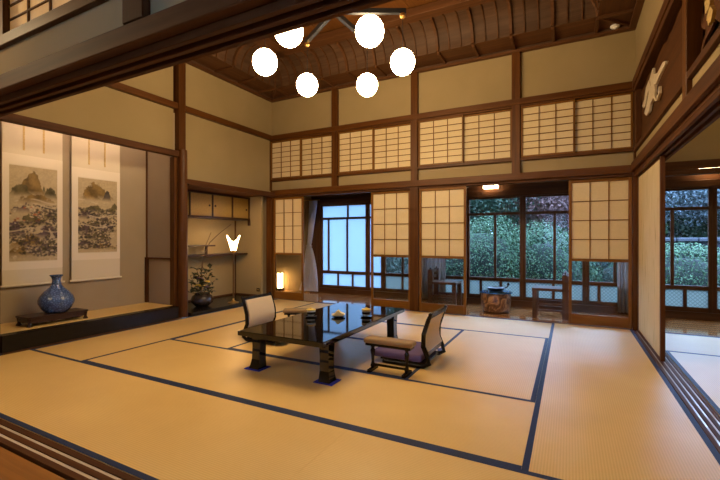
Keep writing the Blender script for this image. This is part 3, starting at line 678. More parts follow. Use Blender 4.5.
# ---- hanging scrolls
import numpy as np
def fbm(rs, nx, ny, cells):
    out = np.zeros((ny, nx)); amp = 1; tot = 0
    for c in cells:
        g = rs.rand(int(ny / c) + 3, int(nx / c) + 3); y, x = np.mgrid[0:ny, 0:nx] / c; i, j = x.astype(int), y.astype(int); u, v = x - i, y - j; u = u * u * (3 - 2 * u); v = v * v * (3 - 2 * v)
        out += amp * ((g[j, i] * (1 - u) + g[j, i + 1] * u) * (1 - v) + (g[j + 1, i] * (1 - u) + g[j + 1, i + 1] * u) * v); tot += amp; amp *= .6
    return out / tot
def painting_mesh(w, h, seed):
    """ink landscape print: peaks, mist bands, wooded hills, laid down as flat colour on a fine grid"""
    nx, ny = 110, 230; rs = np.random.RandomState(seed); S_, T_ = np.meshgrid(np.linspace(0, 1, nx), np.linspace(0, 1, ny))
    n1, n2, n3 = fbm(rs, nx, ny, (34, 16, 8)), fbm(rs, nx, ny, (12, 6, 3)), fbm(rs, nx, ny, (4, 2))
    silk, ink, ochre, green, plum, rust, mist = [np.array(c) for c in ((.45, .36, .225), (.035, .03, .028), (.21, .135, .045), (.115, .095, .045), (.085, .055, .07), (.34, .10, .04), (.60, .50, .36))]
    img = silk * (1 + .12 * (n1 - .5))[..., None]
    def put(mask, col):
        nonlocal img
        m = np.clip(mask, 0, 1)[..., None]; img = img * (1 - m) + col * m
    def hill(cx, top, half, base, col, skew=0.0, rough=.10):
        f = np.abs(S_ - cx - skew * (T_ - base)) / half; edge = base + (top - base) * np.clip(1 - f ** 1.5, 0, 1) + rough * (n2 - .5) * (f < 1.1)
        inside = np.clip((edge - T_) * 60, 0, 1) * (T_ > base - .03) * (f < 1.15); depth = np.clip((edge - T_) / (top - base + 1e-6), 0, 1)
        shade = np.clip(.35 + .9 * (n2 - .35) + .35 * np.sin((S_ * 16 + T_ * 26 + 5 * n1)), 0, 1)
        c = col * (.55 + .75 * shade)[..., None]; fade = np.clip((T_ - base) / .07, 0, 1)
        put(inside * (.97 * fade), c); put(inside * np.clip(1 - np.abs(depth - .02) / .03, 0, 1) * .8 * fade, ink)
    if seed % 2:
        hill(.86, .80, .20, .66, green * .8); hill(.70, .83, .05, .70, green); hill(.40, .955, .34, .68, ochre, .25); hill(.22, .83, .28, .67, green, .2); hill(.55, .72, .5, .60, ochre * .9)
        lay = ((.25, .60, .34, .50, plum), (.85, .55, .26, .42, green), (.45, .50, .5, .36, green), (.10, .42, .28, .24, plum), (.80, .38, .34, .22, plum), (.40, .28, .45, .12, ochre), (.85, .20, .3, .06, green), (.2, .15, .4, .03, ochre))
    else:
        hill(.50, .96, .46, .72, ochre, -.5); hill(.72, .87, .14, .70, ink * 2.2); hill(.35, .84, .30, .70, ochre * 1.1, -.3); hill(.92, .68, .22, .50, green * 1.2); hill(.40, .66, .40, .52, green)
        lay = ((.20, .56, .35, .44, plum), (.55, .46, .40, .32, green), (.15, .40, .3, .24, plum), (.75, .40, .28, .26, plum), (.45, .28, .45, .14, green), (.2, .2, .3, .06, plum), (.6, .13, .6, .02, ochre))
    for cx, top, half, base, c in lay: hill(cx, top, half, base, c, 0, .16)
    yy, xx = np.mgrid[0:ny, 0:nx]
    for k in range(1000):                                   # trees and brush dots on the hills
        t = .05 + .55 * rs.rand(); q = rs.rand(); r_ = 1.0 + 2.2 * rs.rand()
        if n1[int(t * (ny - 1)), int(q * (nx - 1))] < .44: continue
        c = [ink, plum, green * .5, ink * 1.6][rs.randint(4)]
        if seed % 2 and .42 < t < .58 and q < .6 and rs.rand() < .55: c = rust if rs.rand() < .6 else mist
        d = np.hypot((xx - q * nx) * .8, (yy - t * ny)); put(np.clip(1.3 - d / r_, 0, 1) * .8, c)
    for t in (.64, .595, .33) if seed % 2 else (.69, .50, .36): put(np.clip(1 - np.abs(T_ - t - .02 * np.sin(S_ * 7 + seed)) / .012, 0, 1) * np.clip((n1 - .40) * 8, 0, 1) * .75, mist)
    put(np.clip((n2 - .66) * 9, 0, 1) * (T_ < .6) * .6, mist); img = np.clip(img * (1 + .28 * (n3 - .5))[..., None], 0, 1) ** (1 / 2.2)
    bm = bmesh.new(); lay_ = bm.verts.layers.float_color.new('paint') if False else bm.loops.layers.color.new('paint')
    V = [[bm.verts.new((0, (i / (nx - 1) - .5) * w, j / (ny - 1) * h)) for i in range(nx)] for j in range(ny)]
    cols = [[(*img[j, i], 1) for i in range(nx)] for j in range(ny)]
    for j in range(ny - 1):
        for i in range(nx - 1):
            f = bm.faces.new((V[j][i], V[j][i + 1], V[j + 1][i + 1], V[j + 1][i]))
            for lp, (jj, ii) in zip(f.loops, ((j, i), (j, i + 1), (j + 1, i + 1), (j + 1, i))): lp[lay_] = cols[jj][ii]
    return bm
def scroll(y0, y1, z0, pz0, pz1, py0, py1, seed, label):
    o = thing('hanging_scroll', label, 'scroll', (-5.205, (y0 + y1) / 2, z0), group='hanging scrolls in the picture alcove')
    w = y1 - y0; H = 2.60 - z0
    bm = bmesh.new(); a_box(bm, -.002, .002, -w / 2, w / 2, .015, H); mesh('mount', bm, 'silk', o)
    cy = (py0 + py1) / 2 - (y0 + y1) / 2; pw = py1 - py0
    for a, b, c, d, nm in ((-w / 2, w / 2, pz1 - z0 + .01, pz1 - z0 + .12, 'upper_band'), (-w / 2, w / 2, pz0 - z0 - .09, pz0 - z0 - .01, 'lower_band')):
        bm = bmesh.new(); a_box(bm, .002, .004, a, b, c, d); mesh(nm, bm, 'silk_pale', o)
    for a, b in ((-w / 2, cy - pw / 2), (cy + pw / 2, w / 2)):
        bm = bmesh.new(); a_box(bm, .002, .0038, a, b, pz0 - z0 - .01, pz1 - z0 + .01); mesh('side_band', bm, 'silk_pale', o)
    me = painting_mesh(pw, pz1 - pz0, seed); mesh('painting', me, 'painting', o, (.0052, cy, pz0 - z0))
    for s in (-1, 1):
        bm = bmesh.new(); a_box(bm, .004, .006, s * w * .165 - .009, s * w * .165 + .009, pz1 - z0 + .17, H - .02); tag(mesh('hanging_strip', bm, 'gold_carve', o), 'olive gold hanging strip')
    mesh('roller', tube([(0, -w / 2, .012), (0, w / 2, .012)], .014, 12), 'silk', o)
    for s in (-1, 1): mesh('roller_knob', tube([(0, s * w / 2, .012), (0, s * (w / 2 + .022), .012)], .012, 10), 'rod_ivory', o)
scroll(1.975, 2.535, .545, .815, 1.835, 2.035, 2.48, 11, 'hanging landscape scroll with rounded peak and reddish trees above the blue vase')
scroll(2.632, 3.204, .545, .89, 1.79, 2.70, 3.165, 20, 'hanging landscape scroll with slanting cliff beside the bare alcove wall')
tl = thing('tube_lamp', 'hidden tube lamp behind the alcove lintel', 'lamp', (-4.76, 2.65, 2.33))
mesh('tube', tube([(0, -.8, 0), (0, .8, 0)], .013, 8), 'tube', tl)
bm = bmesh.new(); a_box(bm, .014, .036, -.84, .84, -.03, .03); mesh('lamp_body', bm, 'white_plastic', tl)

# ---- vase and stand
st = thing('display_stand', 'low dark carved wooden stand under the blue vase', 'stand', (-4.885, 2.295, .17))
bm = bmesh.new(); a_box(bm, -.125, .125, -.285, .285, .078, .098); soft(bm, .004, 1); mesh('stand_top', bm, 'stand_y', st)
for s in (-1, 1):
    poly = [(-.27, .078), (-.27, .045), (-.2, .028), (-.13, .040), (-.07, .024), (0, .034), (.07, .024), (.13, .040), (.2, .028), (.27, .045), (.27, .078)]
    mesh('carved_apron', prism(poly, .012, 'x'), 'stand_y', st, (s * .108, 0, 0))
    mesh('end_apron', prism([(-.1, .078), (-.1, .045), (0, .03), (.1, .045), (.1, .078)], .012, 'y'), 'stand_x', st, (0, s * .268, 0))
    for q in (-1, 1): mesh('leg', lathe([(.026, 0), (.022, .012), (.013, .03), (.016, .05), (.02, .078)], 10), 'stand_z', st, (s * .106, q * .262, 0), smooth=True)
vs = thing('vase', 'round blue glazed vase with scale pattern and narrow flared neck', 'vase', (-4.87, 2.315, .268))
mesh('body', lathe([(.085, 0), (.098, .006), (.135, .05), (.160, .105), (.162, .135), (.148, .175), (.11, .225), (.065, .27), (.045, .30)], 40), 'vase_blue', vs, smooth=True)
mesh('neck', lathe([(.046, .298), (.040, .325), (.038, .35), (.046, .375), (.062, .396), (.060, .400), (.044, .378), (.033, .35)], 32, False), 'vase_blue', vs, smooth=True)

# ---- shelf alcove
cb = thing('wall_cabinet', 'row cabinet with three gold papered sliding doors under the alcove lintel', 'cabinet', (-5.05, 4.6, 1.385))
bm = bmesh.new(); a_box(bm, -.345, -.02, -.895, .845, .03, .395); mesh('cabinet_body', bm, 'beam_y', cb)
for z0, z1 in ((.0, .03), (.372, .395)):
    bm = bmesh.new(); a_box(bm, -.345, .008, -.895, .845, z0, z1); mesh('cabinet_rail', bm, 'stand_y', cb)
edges = [-.43, .005, .43, .825]
for k in range(3):
    a, b = edges[k] + .012, edges[k + 1] - .012
    bm = bmesh.new(); a_box(bm, -.02, -.008, a, b, .03, .372); d = mesh('cabinet_door', bm, 'gold_door', cb)
    hy = b - .045 if k in (0, 2) else a + .05
    mesh('door_pull', lathe([(.017, 0), (.017, .005), (.011, .005), (.011, .002)], 14), 'dark_pull', d, (-.008, hy, .20 - .02 * (k == 2)), (0, math.pi / 2, 0))
for k in range(4):
    bm = bmesh.new(); a_box(bm, -.02, .006, edges[k] - .012, edges[k] + .012, .03, .372); mesh('cabinet_upright', bm, 'stand_z', cb)
bm = bmesh.new(); a_box(bm, -.02, -.008, -.895, -.442, .03, .372); mesh('cabinet_door', bm, 'gold_door', cb)
bm = bmesh.new(); a_box(bm, -.014, .014, .805, .845, -.095, .0); mesh('hanging_post', bm, 'stand_z', cb)
sh = thing('staggered_shelf', 'dark staggered wall shelf in two levels joined by a short strut', 'shelf', (-5.39, 4.6, .78))
bm = bmesh.new(); a_box(bm, 0, .30, -.88, .835, 0, .026); soft(bm, .004, 1); mesh('lower_board', bm, 'stand_y', sh)
bm = bmesh.new(); a_box(bm, 0, .28, -.88, .12, .155, .177); soft(bm, .004, 1); mesh('upper_board', bm, 'stand_y', sh)
bm = bmesh.new(); a_box(bm, .20, .226, -.02, .006, .026, .155); mesh('strut', bm, 'stand_z', sh)
# floor lamp
fl_ = thing('floor_lamp', 'slender floor lamp with glowing petal shaped shade in the shelf alcove', 'lamp', (-4.70, 4.70, .05))
mesh('base', lathe([(.085, 0), (.085, .008), (.04, .018), (.016, .04), (.010, .07)], 24), 'brass', fl_, smooth=True)
mesh('pole', lathe([(.011, .06), (.011, .80)], 10), 'pole_bronze', fl_); mesh('socket', lathe([(.02, .78), (.035, .80), (.035, .825), (.02, .83)], 16), 'brass', fl_, smooth=True)
bm = bmesh.new(); ns = 40; rows = []
for j in range(7):
    row = []
    for k in range(ns):
        a = 2 * math.pi * k / ns; f = .5 + .5 * math.cos(2 * a - 2 * YAW); top = .135 + .105 * f ** 2; t_ = j / 6
        r = .042 + (.032 + .028 * f) * t_ ** 1.3; row.append(bm.verts.new((r * math.cos(a), r * math.sin(a), .825 + top * t_)))
    rows.append(row)
for r0, r1 in zip(rows, rows[1:]):
    for k in range(ns): bm.faces.new((r0[k], r0[(k + 1) % ns], r1[(k + 1) % ns], r1[k]))
bmesh.ops.solidify(bm, geom=list(bm.faces), thickness=.003); mesh('lamp_shade', bm, 'shade', fl_, smooth=True)
# flower arrangement
fa = thing('flower_arrangement', 'dark round pot with yellow flowers and bare twigs in the shelf alcove', 'flower arrangement', (-4.87, 4.24, .05))
mesh('pot', lathe([(.08, 0), (.10, .01), (.15, .06), (.16, .105), (.14, .155), (.105, .18), (.11, .195), (.10, .197), (.09, .175)], 32), 'pot_glaze', fa, smooth=True)
rnd = random.Random(3)
def P2(px, py):   # offset in the arrangement's upright plane (facing the room), metres
    return Vector((rt_.x * px, rt_.y * px, py))
for pts, r in (([(0, .18), (-.09, .30), (-.16, .42), (-.18, .46)], .006), ([(0, .18), (.10, .28), (.20, .38)], .006), ([(-.02, .18), (.0, .5), (.03, .75), (.1, .95), (.25, 1.08), (.42, 1.22)], .006), ([(-.02, .4), (.0, .70), (.06, .90), (.13, 1.10)], .005),
               ([(-.02, .18), (-.04, .4), (-.09, .55), (-.01, .62), (.06, .5)], .006), ([(.02, .18), (.09, .32), (.06, .46), (.10, .52)], .005), ([(-.05, .17), (-.16, .20), (-.24, .23)], .005)):
    mesh('twig', tube([P2(a, b) + Vector((rnd.uniform(-.02, .02), 0, 0)) for a, b in pts], [r * (1 - .5 * i / len(pts)) for i in range(len(pts))], 6), 'twig', fa, smooth=True)
def blossom(p, r, m):
    bm = bmesh.new()
    for k in range(9):
        a = k * 2.4; el = .2 + .9 * (k % 3) / 3; d = Vector((math.cos(a) * math.cos(el), math.sin(a) * math.cos(el), math.sin(el))); q = bmesh.ops.create_icosphere(bm, subdivisions=1, radius=r * .5)
        bmesh.ops.scale(bm, vec=(1, 1, .5), verts=q['verts']); bmesh.ops.translate(bm, vec=d * r * .6, verts=q['verts'])
    mesh('blossom', bm, m, fa, p, smooth=True)
for a, b, r, m in ((-.06, .30, .05, 'petal_yellow'), (.015, .29, .04, 'petal_yellow'), (.08, .36, .035, 'petal_yellow'), (-.09, .42, .045, 'petal_purple'), (-.03, .40, .05, 'petal_purple'), (.06, .28, .045, 'petal_purple'), (.0, .66 + .15, .03, 'berry')): blossom(P2(a, b), r, m)
for k in range(95):
    a, b = rnd.gauss(0, .09), .19 + .40 * rnd.random() ** 1.3; p = P2(a, b) + fw_ * rnd.uniform(-.07, .07); bm = bmesh.new(); L_ = rnd.uniform(.06, .12); w_ = L_ * .30
    vv = [bm.verts.new(q) for q in ((0, 0, 0), (L_ * .5, w_, .01), (L_, 0, -.008), (L_ * .5, -w_, .01))]; bm.faces.new(vv); bmesh.ops.solidify(bm, geom=list(bm.faces), thickness=.002)
    mesh('leaf', bm, 'leaf_dark', fa, p, (rnd.uniform(-.6, .6), rnd.uniform(-1.2, .4), rnd.uniform(0, 6.28)))
ot = thing('wall_outlet', 'tiny dark wall outlet low on the alcove side wall', 'outlet', (-4.86, 5.449, .16))
bm = bmesh.new(); a_box(bm, -.035, .035, -.006, 0, -.03, .03); soft(bm, .002, 1); mesh('outlet_plate', bm, 'dark_pull', ot)
for s in (-1, 1):
    bm = bmesh.new(); a_box(bm, s * .012 - .003, s * .012 + .003, -.008, -.005, -.01, .01); mesh('slot', bm, 'brass', ot)

# ---- carved transom panels (right wall)
def irregular(y0, y1, z0, z1, seed, amp=.05, n=22):
    rnd = random.Random(seed); P = []
    def e(a, b, c, d):
        for k in range(n):
            t = k / n; P.append((a + (c - a) * t, b + (d - b) * t))
    e(y0, z0, y1, z0); e(y1, z0, y1, z1); e(y1, z1, y0, z1); e(y0, z1, y0, z0); cy, cz = (y0 + y1) / 2, (z0 + z1) / 2; out = []
    for k, (a, b) in enumerate(P):
        w = amp * (.5 + .5 * math.sin(k * .9 + seed)) * rnd.uniform(.3, 1.2)
        if b in (z0, z1) or abs(b - z0) < 1e-6: b += w if b < cz else -w
        else: a += w if a < cy else -w
        out.append((a, b))
    return out
def relief(o, name, poly, x, t, m):
    return mesh(name, prism(poly, t, 'x'), m, o, (x, 0, 0))
c1 = thing('carved_transom', 'carved wooden transom panel with a pale flying crane', 'carving', (.715, 4.40, 2.42), group='carved transom panels')
bm = bmesh.new(); a_box(bm, -.004, .004, -1.08, 1.09, -.315, .324); mesh('gap_dark_board', bm, 'void_black', c1, (.03, 0, 0))  # black sheet: the dark of the pierced gaps is put into its colour
relief(c1, 'cut_board', irregular(-1.06, 1.06, -.28, .30, 5), .005, .014, 'beam_y')
# crane: y decreases towards the viewer's right; body, neck, two wings and legs
crane = [('wing', [(0.406, 0.19), (0.221, 0.238), (0.196, 0.172), (0.005, 0.111), (-0.251, 0.113), (-0.349, 0.079), (-0.33, 0.062), (-0.084, 0.053), (0.147, 0.025), (0.299, 0.037)]),
         ('neck', [(0.406, 0.19), (0.299, 0.114), (0.519, 0.069), (0.578, -0.004), (0.732, 0.01), (0.809, 0.054), (0.669, 0.085), (0.578, 0.169)]),
         ('body', [(0.352, 0.113), (0.098, 0.045), (0.051, -0.043), (0.147, -0.067), (0.299, -0.077), (0.352, -0.129), (0.519, -0.127), (0.651, -0.065), (0.549, -0.033), (0.406, 0.014)]),
         ('tail', [(0.098, -0.009), (0.028, -0.095), (-0.031, -0.132), (-0.106, -0.111), (-0.149, -0.056), (-0.161, -0.12), (-0.062, -0.154), (0.037, -0.128), (0.122, -0.066)])]
for k, (nm, poly) in enumerate(crane): relief(c1, 'crane_' + nm, poly, -.012 - .004 * k, .02, 'crane_white')
c2 = thing('carved_transom', 'carved wooden transom panel with a golden blossoming rock', 'carving', (.715, 2.16, 2.42), group='carved transom panels')
bm = bmesh.new(); a_box(bm, -.004, .004, -1.02, 1.02, -.315, .324); mesh('gap_dark_board', bm, 'void_black', c2, (.03, 0, 0))  # same black sheet, painting the dark gaps around the cut board
relief(c2, 'cut_board', irregular(-1.0, .98, -.26, .30, 9, .10), .005, .014, 'beam_y')
rnd = random.Random(12)
for k in range(46):
    a, b = .90 - rnd.random() * 1.1, -.12 + rnd.random() * .38
    if b < .02 and a > .82: continue
    r = rnd.uniform(.035, .07); poly = [(a + r * (1 + .22 * math.sin(4 * q + k)) * math.cos(q), b + r * (1 + .22 * math.sin(5 * q)) * math.sin(q)) for q in [2 * math.pi * i / 16 for i in range(16)]]
    relief(c2, 'blossom_relief', poly, -.008 - .001 * (k % 7), .02, 'gold_carve')

# ---- small fixtures
sd = thing('smoke_detector', 'small white round smoke detector under the ceiling edge', 'detector', (.475, 5.565, ZS))
mesh('body', lathe([(.05, 0), (.05, -.012), (.035, -.03), (.01, -.034)], 24), 'white_plastic', sd, smooth=True)
mesh('sensor_cap', lathe([(.012, -.03), (.012, -.04), (.004, -.042)], 12), 'white_plastic', sd)
def wall_lamp(loc, label):
    w = thing('wall_lamp', label, 'lamp', loc, group='box lamps on the veranda header')
    bm = bmesh.new(); a_box(bm, -.13, .13, .045, .062, -.06, .05); mesh('lamp_plate', bm, 'out_x', w)
    bm = bmesh.new(); a_box(bm, -.11, .11, -.05, .045, -.035, .022); soft(bm, .006, 1); mesh('lamp_diffuser', bm, 'fixture', w)
    bm = bmesh.new(); a_box(bm, -.114, .114, -.055, -.048, -.016, -.004); mesh('lamp_bar', bm, 'out_x', w)
    bm = bmesh.new(); a_box(bm, .05, .062, -.055, .045, -.04, .028); mesh('lamp_bar', bm, 'out_x', w)
wall_lamp((-1.13, 6.735, 1.905), 'glowing box lamp on the veranda header above the garden windows')
wall_lamp((1.62, 6.735, 1.99), 'glowing box lamp on the side room veranda header')
def pendant(loc, ztop, label, m):
    p = thing('pendant_lamp', label, 'lamp', loc); bm = bmesh.new(); bmesh.ops.create_uvsphere(bm, u_segments=20, v_segments=12, radius=.13); mesh('lamp_shade', bm, m, p, smooth=True)
    mesh('cord', lathe([(.004, .12), (.004, ztop - loc[2])], 6), 'black_metal', p); mesh('ceiling_cup', lathe([(.045, ztop - loc[2] - .03), (.05, ztop - loc[2])], 16), 'black_metal', p)
pendant((2.5, 3.4, 2.35), 2.95, 'unseen round pendant lamp added to brighten the side room', 'fill_pendant_side')  # out-of-view lamp added because the side room was too dark
pendant((-3.7, .1, 2.5), 2.92, 'round paper pendant lamp in the boarded corridor', 'pendant_corr')
an = thing('paper_lantern', 'small glowing square floor lantern at the end of the veranda', 'lantern', (-5.33, 6.64, -.012))
bm = bmesh.new(); a_box(bm, -.062, .062, -.062, .062, .0, .05); mesh('lantern_base', bm, 'stand_x', an)
bm = bmesh.new(); a_box(bm, -.04, .04, -.04, .04, .05, .36); mesh('lantern_shade', bm, 'andon', an)
for sx_ in (-1, 1):
    for sy_ in (-1, 1):
        bm = bmesh.new(); a_box(bm, sx_ * .046 - .006, sx_ * .046 + .006, sy_ * .046 - .006, sy_ * .046 + .006, .05, .375); mesh('lantern_post', bm, 'stand_z', an)
bm = bmesh.new(); a_box(bm, -.055, .055, -.055, .055, .362, .375); mesh('lantern_cap', bm, 'stand_x', an)

# ---- curtains
def curtain(x0, x1, y, z0, z1, m, label, tie=None, folds=9, lean=0):
    o = thing('curtain', label, 'curtain', ((x0 + x1) / 2, y, z0)); bm = bmesh.new(); n, r = folds * 8, 26; w = x1 - x0; V = []
    for j in range(r + 1):
        t = j / r; z = (z1 - z0) * t; sc = 1; off = 0
        if tie: k = math.exp(-((t - tie) / .16) ** 2); sc = 1 - .55 * k; off = -w * .22 * k
        if tie and t > tie: sc *= 1 - .0; 
        V.append([bm.verts.new(((i / n - .5) * w * sc + off + lean * (1 - t), .03 * math.sin(i / n * folds * 2 * math.pi + .5 * math.sin(t * 5)), z)) for i in range(n + 1)])
    for j in range(r):
        for i in range(n): bm.faces.new((V[j][i], V[j][i + 1], V[j + 1][i + 1], V[j + 1][i]))
    bmesh.ops.solidify(bm, geom=list(bm.faces), thickness=.003); mesh('curtain_cloth', bm, m, o, smooth=True)
    if tie:
        zt = (z1 - z0) * tie; mesh('tieback', tube([(-w * .22 + w * .27 * math.cos(a), .052 * math.sin(a), zt) for a in [2 * math.pi * k / 16 for k in range(17)]], .012, 6), m, o)
    mesh('curtain_rod', tube([(-w / 2 - .05, 0, z1 - z0 + .012), (w / 2 + .05, 0, z1 - z0 + .012)], .008, 8), 'brass', o)
    return o
tc = thing('curtain', 'white curtain tied back beside the blue frosted windows', 'curtain', (-4.67, 6.66, .0))
bm = bmesh.new(); V = []; n = 64
for j in range(31):
    t_ = j / 30; k = math.exp(-((t_ - .5) / .13) ** 2)
    if t_ > .5: u = (t_ - .5) / .5; c_, w_ = -.62 + .105 * u ** .8 + .52, .09 + .10 * u
    else: u = (.5 - t_) / .5; c_, w_ = -.10 + .09 * u - .1 * u ** 2 + .0, .09 + .36 * u ** .7
    V.append([bm.verts.new((c_ + .15 + (i / n - .5) * w_, .026 * math.sin(i / n * 8 * 2 * math.pi + .5 * math.sin(t_ * 5)), .015 + 1.80 * t_)) for i in range(n + 1)])
for j in range(30):
    for i in range(n): bm.faces.new((V[j][i], V[j][i + 1], V[j + 1][i + 1], V[j + 1][i]))
bmesh.ops.solidify(bm, geom=list(bm.faces), thickness=.003); mesh('curtain_cloth', bm, 'curtain_white', tc, smooth=True)
mesh('tieback', tube([(.05 + .055 * math.cos(a), .036 * math.sin(a), .915) for a in [2 * math.pi * k / 16 for k in range(17)]], .012, 6), 'curtain_white', tc)
mesh('curtain_rod', tube([(-.15, 0, 1.825), (.30, 0, 1.825)], .008, 8), 'brass', tc)
curtain(-2.29, -1.86, 6.70, .02, 1.80, 'curtain_beige', 'beige grey curtain behind the chair seen through a screen door', None, 8)
curtain(.60, .82, 6.70, .02, 1.80, 'curtain_beige', 'bunched beige curtain seen through the corner paper screen', None, 5)

# ---- veranda furniture
hb = thing('wooden_brazier', 'round carved burl wood brazier with blue glass top on the veranda', 'brazier', (-.955, 6.13, -.012))
mesh('drum', lathe([(.165, 0), (.18, .02), (.205, .10), (.212, .2), (.203, .28), (.19, .285)], 36), 'burl', hb, smooth=True)
mesh('base_ring', lathe([(.175, 0), (.182, 0), (.182, .022), (.175, .022)], 32), 'stand_x', hb); mesh('glass_top', lathe([(.23, .286), (.232, .292), (.23, .298)], 36), 'glass_blue_top', hb, smooth=True)
bw_ = thing('iron_bowl', 'black iron bowl with knobbed handle on the brazier', 'bowl', (-.955, 6.13, .286))
mesh('bowl', lathe([(.07, 0), (.11, .02), (.125, .055), (.12, .06), (.10, .045), (.06, .04)], 28), 'iron', bw_, smooth=True)
mesh('handle', tube([(.10, .03, .045), (.15, .05, .07), (.165, .055, .10)], .010, 8), 'iron', bw_, smooth=True); bm = bmesh.new(); bmesh.ops.create_icosphere(bm, subdivisions=2, radius=.022); mesh('knob', bm, 'iron', bw_, (.167, .056, .11), smooth=True)
def vchair(loc, rz, label, m='chairw'):
    o = thing('wooden_chair', label, 'chair', loc, rz, 'wooden chairs on the veranda')   # back at +x
    bm = bmesh.new(); a_box(bm, -.22, .23, -.19, .19, .365, .40); soft(bm, .006, 1); mesh('seat', bm, m + '_x', o)
    for s in (-1, 1):
        bm = bmesh.new(); a_box(bm, -.215, -.155, s * .16 - .028, s * .16 + .028, 0, .365); mesh('front_leg', bm, m + '_z', o)
        bm = bmesh.new(); a_box(bm, .15, .225, s * .16 - .03, s * .16 + .03, 0, .575); lg = mesh('back_post', bm, m + '_z', o)
        mesh('finial', lathe([(.036, .575), (.038, .59), (.014, .596), (.018, .612), (.004, .622)], 12), m + '_z', lg, (.1875, s * .16, 0), smooth=True)
        bm = bmesh.new(); a_box(bm, -.15, .165, s * .165 - .01, s * .165 + .01, .17, .20); mesh('stretcher', bm, m + '_x', o)
        bm = bmesh.new(); a_box(bm, -.15, .165, s * .165 - .01, s * .165 + .01, .09, .115); mesh('stretcher', bm, m + '_x', o)
    for z in (.47, .56):
        bm = bmesh.new(); a_box(bm, .18, .20, -.14, .14, z - .02, z + .02); mesh('back_slat', bm, m + '_y', o)
    return o
vchair((-.235, 6.12, -.012), 0, 'dark wooden chair with finial posts beside the carved brazier')
vchair((-1.74, 6.25, -.012), math.pi, 'dark wooden chair seen through the glass of a paper screen')

# ---- garden
gd = struct('ground', 'mossy garden ground beyond the veranda windows', 'ground')
bm = bmesh.new(); rnd = random.Random(5); nx, ny = 40, 36; V = []
for j in range(ny + 1):
    V.append([bm.verts.new((-14 + 28 * i / nx, 6.9 + 22 * j / ny, -.45 + .10 * math.sin(i * .7) * math.cos(j * .6) + .03 * max(0, j - 12))) for i in range(nx + 1)])
for j in range(ny):
    for i in range(nx): bm.faces.new((V[j][i], V[j][i + 1], V[j + 1][i + 1], V[j + 1][i]))
mesh('lawn', bm, 'ground_grass', gd, smooth=True)
bm = bmesh.new(); a_box(bm, -60, 60, -60, 80, -.9, -.7); mesh('soil_bed', bm, 'soil', gd)
def leaf_mesh(rx, ry, rz, n, size, seed, flat=.35, inner=.8):
    rnd = random.Random(seed); vs, fs = [], []; bumps = [(Vector((rnd.gauss(0, 1), rnd.gauss(0, 1), abs(rnd.gauss(0, 1)))).normalized(), rnd.uniform(.05, .2)) for _ in range(16)]
    for _ in range(n):
        d = Vector((rnd.gauss(0, 1), rnd.gauss(0, 1), rnd.gauss(0, 1))).normalized()
        if d.z < -flat: d.z = -flat * rnd.random()
        k = rnd.uniform(inner, 1.0); 
        for b, a in bumps: k += a * max(0, d.dot(b) - .8) * 3
        p = Vector((d.x * rx * k, d.y * ry * k, d.z * rz * k)); nrm = (d + Vector((rnd.gauss(0, .5), rnd.gauss(0, .5), rnd.gauss(0, .5)))).normalized()
        a = nrm.orthogonal().normalized(); a = Matrix.Rotation(rnd.uniform(0, 6.28), 3, nrm) @ a; b = nrm.cross(a); s = size * rnd.uniform(.6, 1.3); i = len(vs)
        vs += [p - a * s, p + b * s * .45, p + a * s, p - b * s * .45]; fs.append((i, i + 1, i + 2, i + 3))
    me = bpy.data.meshes.new('leaves'); me.from_pydata([tuple(v) for v in vs], [], fs); return me
def bush(x, y, rx, ry, rz, m, label, seed, n=6500, size=.024, z=-.5):
    o = thing('garden_shrub', label, 'shrub', (x, y, z), group='clipped shrubs in the garden')
    me = leaf_mesh(rx, ry, rz, n, size, seed); me.materials.append(M[m]); f = link('foliage', me, o, (0, 0, rz * .38)); f['kind'] = 'stuff'
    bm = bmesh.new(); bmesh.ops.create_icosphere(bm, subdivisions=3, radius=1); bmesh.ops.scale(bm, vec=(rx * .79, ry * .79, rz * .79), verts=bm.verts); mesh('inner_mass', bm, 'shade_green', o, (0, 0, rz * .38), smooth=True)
    mesh('stem', tube([(0, 0, -.1), (.02, 0, rz * .4)], .06, 8), 'bark', o)
def tree(x, y, h, rx, rz, m, label, seed, n=5000, size=.07, trunk=.09, lean=0, zc=None):
    o = thing('garden_tree', label, 'tree', (x, y, -.5), group='trees in the garden'); rnd = random.Random(seed); zc = zc or h
    mesh('trunk', tube([(0, 0, -.1), (lean * .4, .05, h * .4), (lean, 0, h)], [trunk, trunk * .8, trunk * .5], 10), 'bark', o, smooth=True)
    for k in range(5):
        a = rnd.uniform(0, 6.28); mesh('branch', tube([(lean * .6, 0, h * (.55 + .08 * k)), (lean + math.cos(a) * rx * .4, math.sin(a) * rx * .4, h * (.75 + .08 * k)), (lean + math.cos(a) * rx * .8, math.sin(a) * rx * .8, h * (.85 + .07 * k))], [trunk * .4, trunk * .25, .01], 6), 'bark', o)
    me = leaf_mesh(rx, rx, rz, n, size, seed, .9, .25); me.materials.append(M[m]); f = link('foliage', me, o, (lean, 0, zc)); f['kind'] = 'stuff'
bush(-1.75, 9.3, 1.15, .9, 1.45, 'fol_green', 'large round clipped green shrub behind the carved brazier', 1, 26000)
bush(-.55, 9.5, 1.05, .8, 1.25, 'fol_green', 'round clipped green shrub behind the dark chair', 2, 24000)
bush(-2.9, 8.9, .8, .7, 1.05, 'fol_dark', 'dark green shrub beside the beige curtain window', 3, 12000)
bush(2.0, 10.2, 1.3, .8, 1.0, 'fol_green', 'broad low shrub seen past the pale sliding panel', 4, 22000)
bush(2.9, 9.0, .7, .6, .95, 'fol_dark', 'small dark shrub in front of the broad shrub, side room view', 5, 9000)
bush(.9, 9.8, .75, .6, .85, 'fol_dark', 'low shrub behind the corner paper screen', 6, 9000)
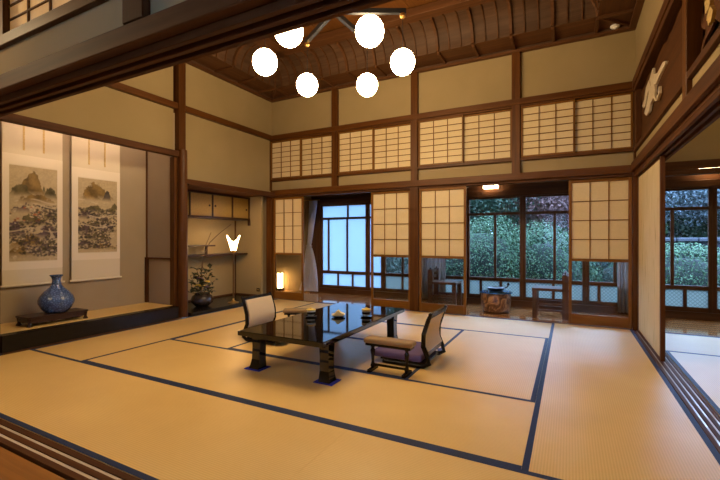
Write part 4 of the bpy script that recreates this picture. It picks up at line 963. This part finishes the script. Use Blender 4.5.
bush(-4.3, 9.6, 1.1, .9, 1.3, 'fol_dark', 'tall dark shrub outside the frosted windows', 7, 5000)
tree(-2.3, 12.0, 2.9, 1.7, 1.3, 'fol_dark', 'dark evergreen tree with thick trunk behind the large round shrub', 21, 16000, .05, .16)
tree(-.4, 12.5, 2.7, 1.5, 1.2, 'fol_pink', 'tree with pinkish autumn leaves behind the clipped shrubs', 22, 15000, .042)
tree(-4.6, 12.5, 2.9, 1.7, 1.5, 'fol_dark', 'dark leafy tree behind the tall dark shrub', 23, 12000, .055)
tree(1.6, 14.0, 3.0, 1.5, 1.2, 'fol_pale', 'pale grey blue leafy tree above the stone wall', 24, 15000, .05)
tree(3.8, 14.2, 3.0, 1.7, 1.3, 'fol_pale', 'pale leafy tree above the far end of the stone wall', 25, 14000, .05)
tree(-1.4, 15.5, 3.2, 2.6, 2.1, 'fol_dark', 'wide dark tree at the back of the garden', 26, 12000, .09)
tree(.9, 16.0, 3.0, 2.4, 2.2, 'fol_green', 'wide green tree at the back of the garden', 27, 12000, .09)
tree(-5.2, 16.0, 3.0, 2.8, 2.2, 'fol_green', 'wide green tree behind the dark leafy tree', 28, 12000, .09)
tree(4.6, 17.0, 3.0, 2.6, 2.2, 'fol_dark', 'tall dark tree behind the pale leafy trees', 29, 12000, .09)
for k, (x, y, m_, lab_) in enumerate(((-4.9, 19.5, 'fol_dark', 'tall dark hedge mass behind the wide green tree'), (-1.6, 19.5, 'fol_dark', 'tall dark hedge mass behind the wide dark tree'), (1.7, 19.5, 'fol_pale', 'tall pale hedge mass behind the wide green tree'), (5.0, 20.0, 'fol_dark', 'tall dark hedge mass behind the tall dark tree'))):
    bush(x, y, 2.0, 1.0, 3.0, m_, lab_, 60 + k, 12000, .09)
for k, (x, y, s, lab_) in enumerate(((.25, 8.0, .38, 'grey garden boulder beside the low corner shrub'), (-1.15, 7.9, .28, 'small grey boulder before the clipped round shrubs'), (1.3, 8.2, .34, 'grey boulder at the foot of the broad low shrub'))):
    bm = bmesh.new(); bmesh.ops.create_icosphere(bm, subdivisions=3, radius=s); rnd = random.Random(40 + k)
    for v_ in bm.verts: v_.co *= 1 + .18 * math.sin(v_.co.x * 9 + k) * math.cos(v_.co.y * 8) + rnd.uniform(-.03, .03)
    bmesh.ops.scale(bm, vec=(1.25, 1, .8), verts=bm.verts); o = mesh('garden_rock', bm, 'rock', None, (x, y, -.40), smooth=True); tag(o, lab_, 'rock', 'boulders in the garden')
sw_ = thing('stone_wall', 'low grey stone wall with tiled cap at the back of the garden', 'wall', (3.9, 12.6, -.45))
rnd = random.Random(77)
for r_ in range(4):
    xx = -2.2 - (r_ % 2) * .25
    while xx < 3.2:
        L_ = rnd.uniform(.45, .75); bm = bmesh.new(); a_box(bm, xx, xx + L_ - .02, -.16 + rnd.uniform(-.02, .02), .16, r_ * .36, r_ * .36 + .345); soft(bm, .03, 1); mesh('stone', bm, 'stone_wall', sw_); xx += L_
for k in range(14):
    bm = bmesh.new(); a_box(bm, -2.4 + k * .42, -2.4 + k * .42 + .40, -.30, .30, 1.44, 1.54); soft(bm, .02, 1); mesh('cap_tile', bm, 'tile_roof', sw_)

for o in bpy.data.objects:
    if '_w' in o: del o['_w']
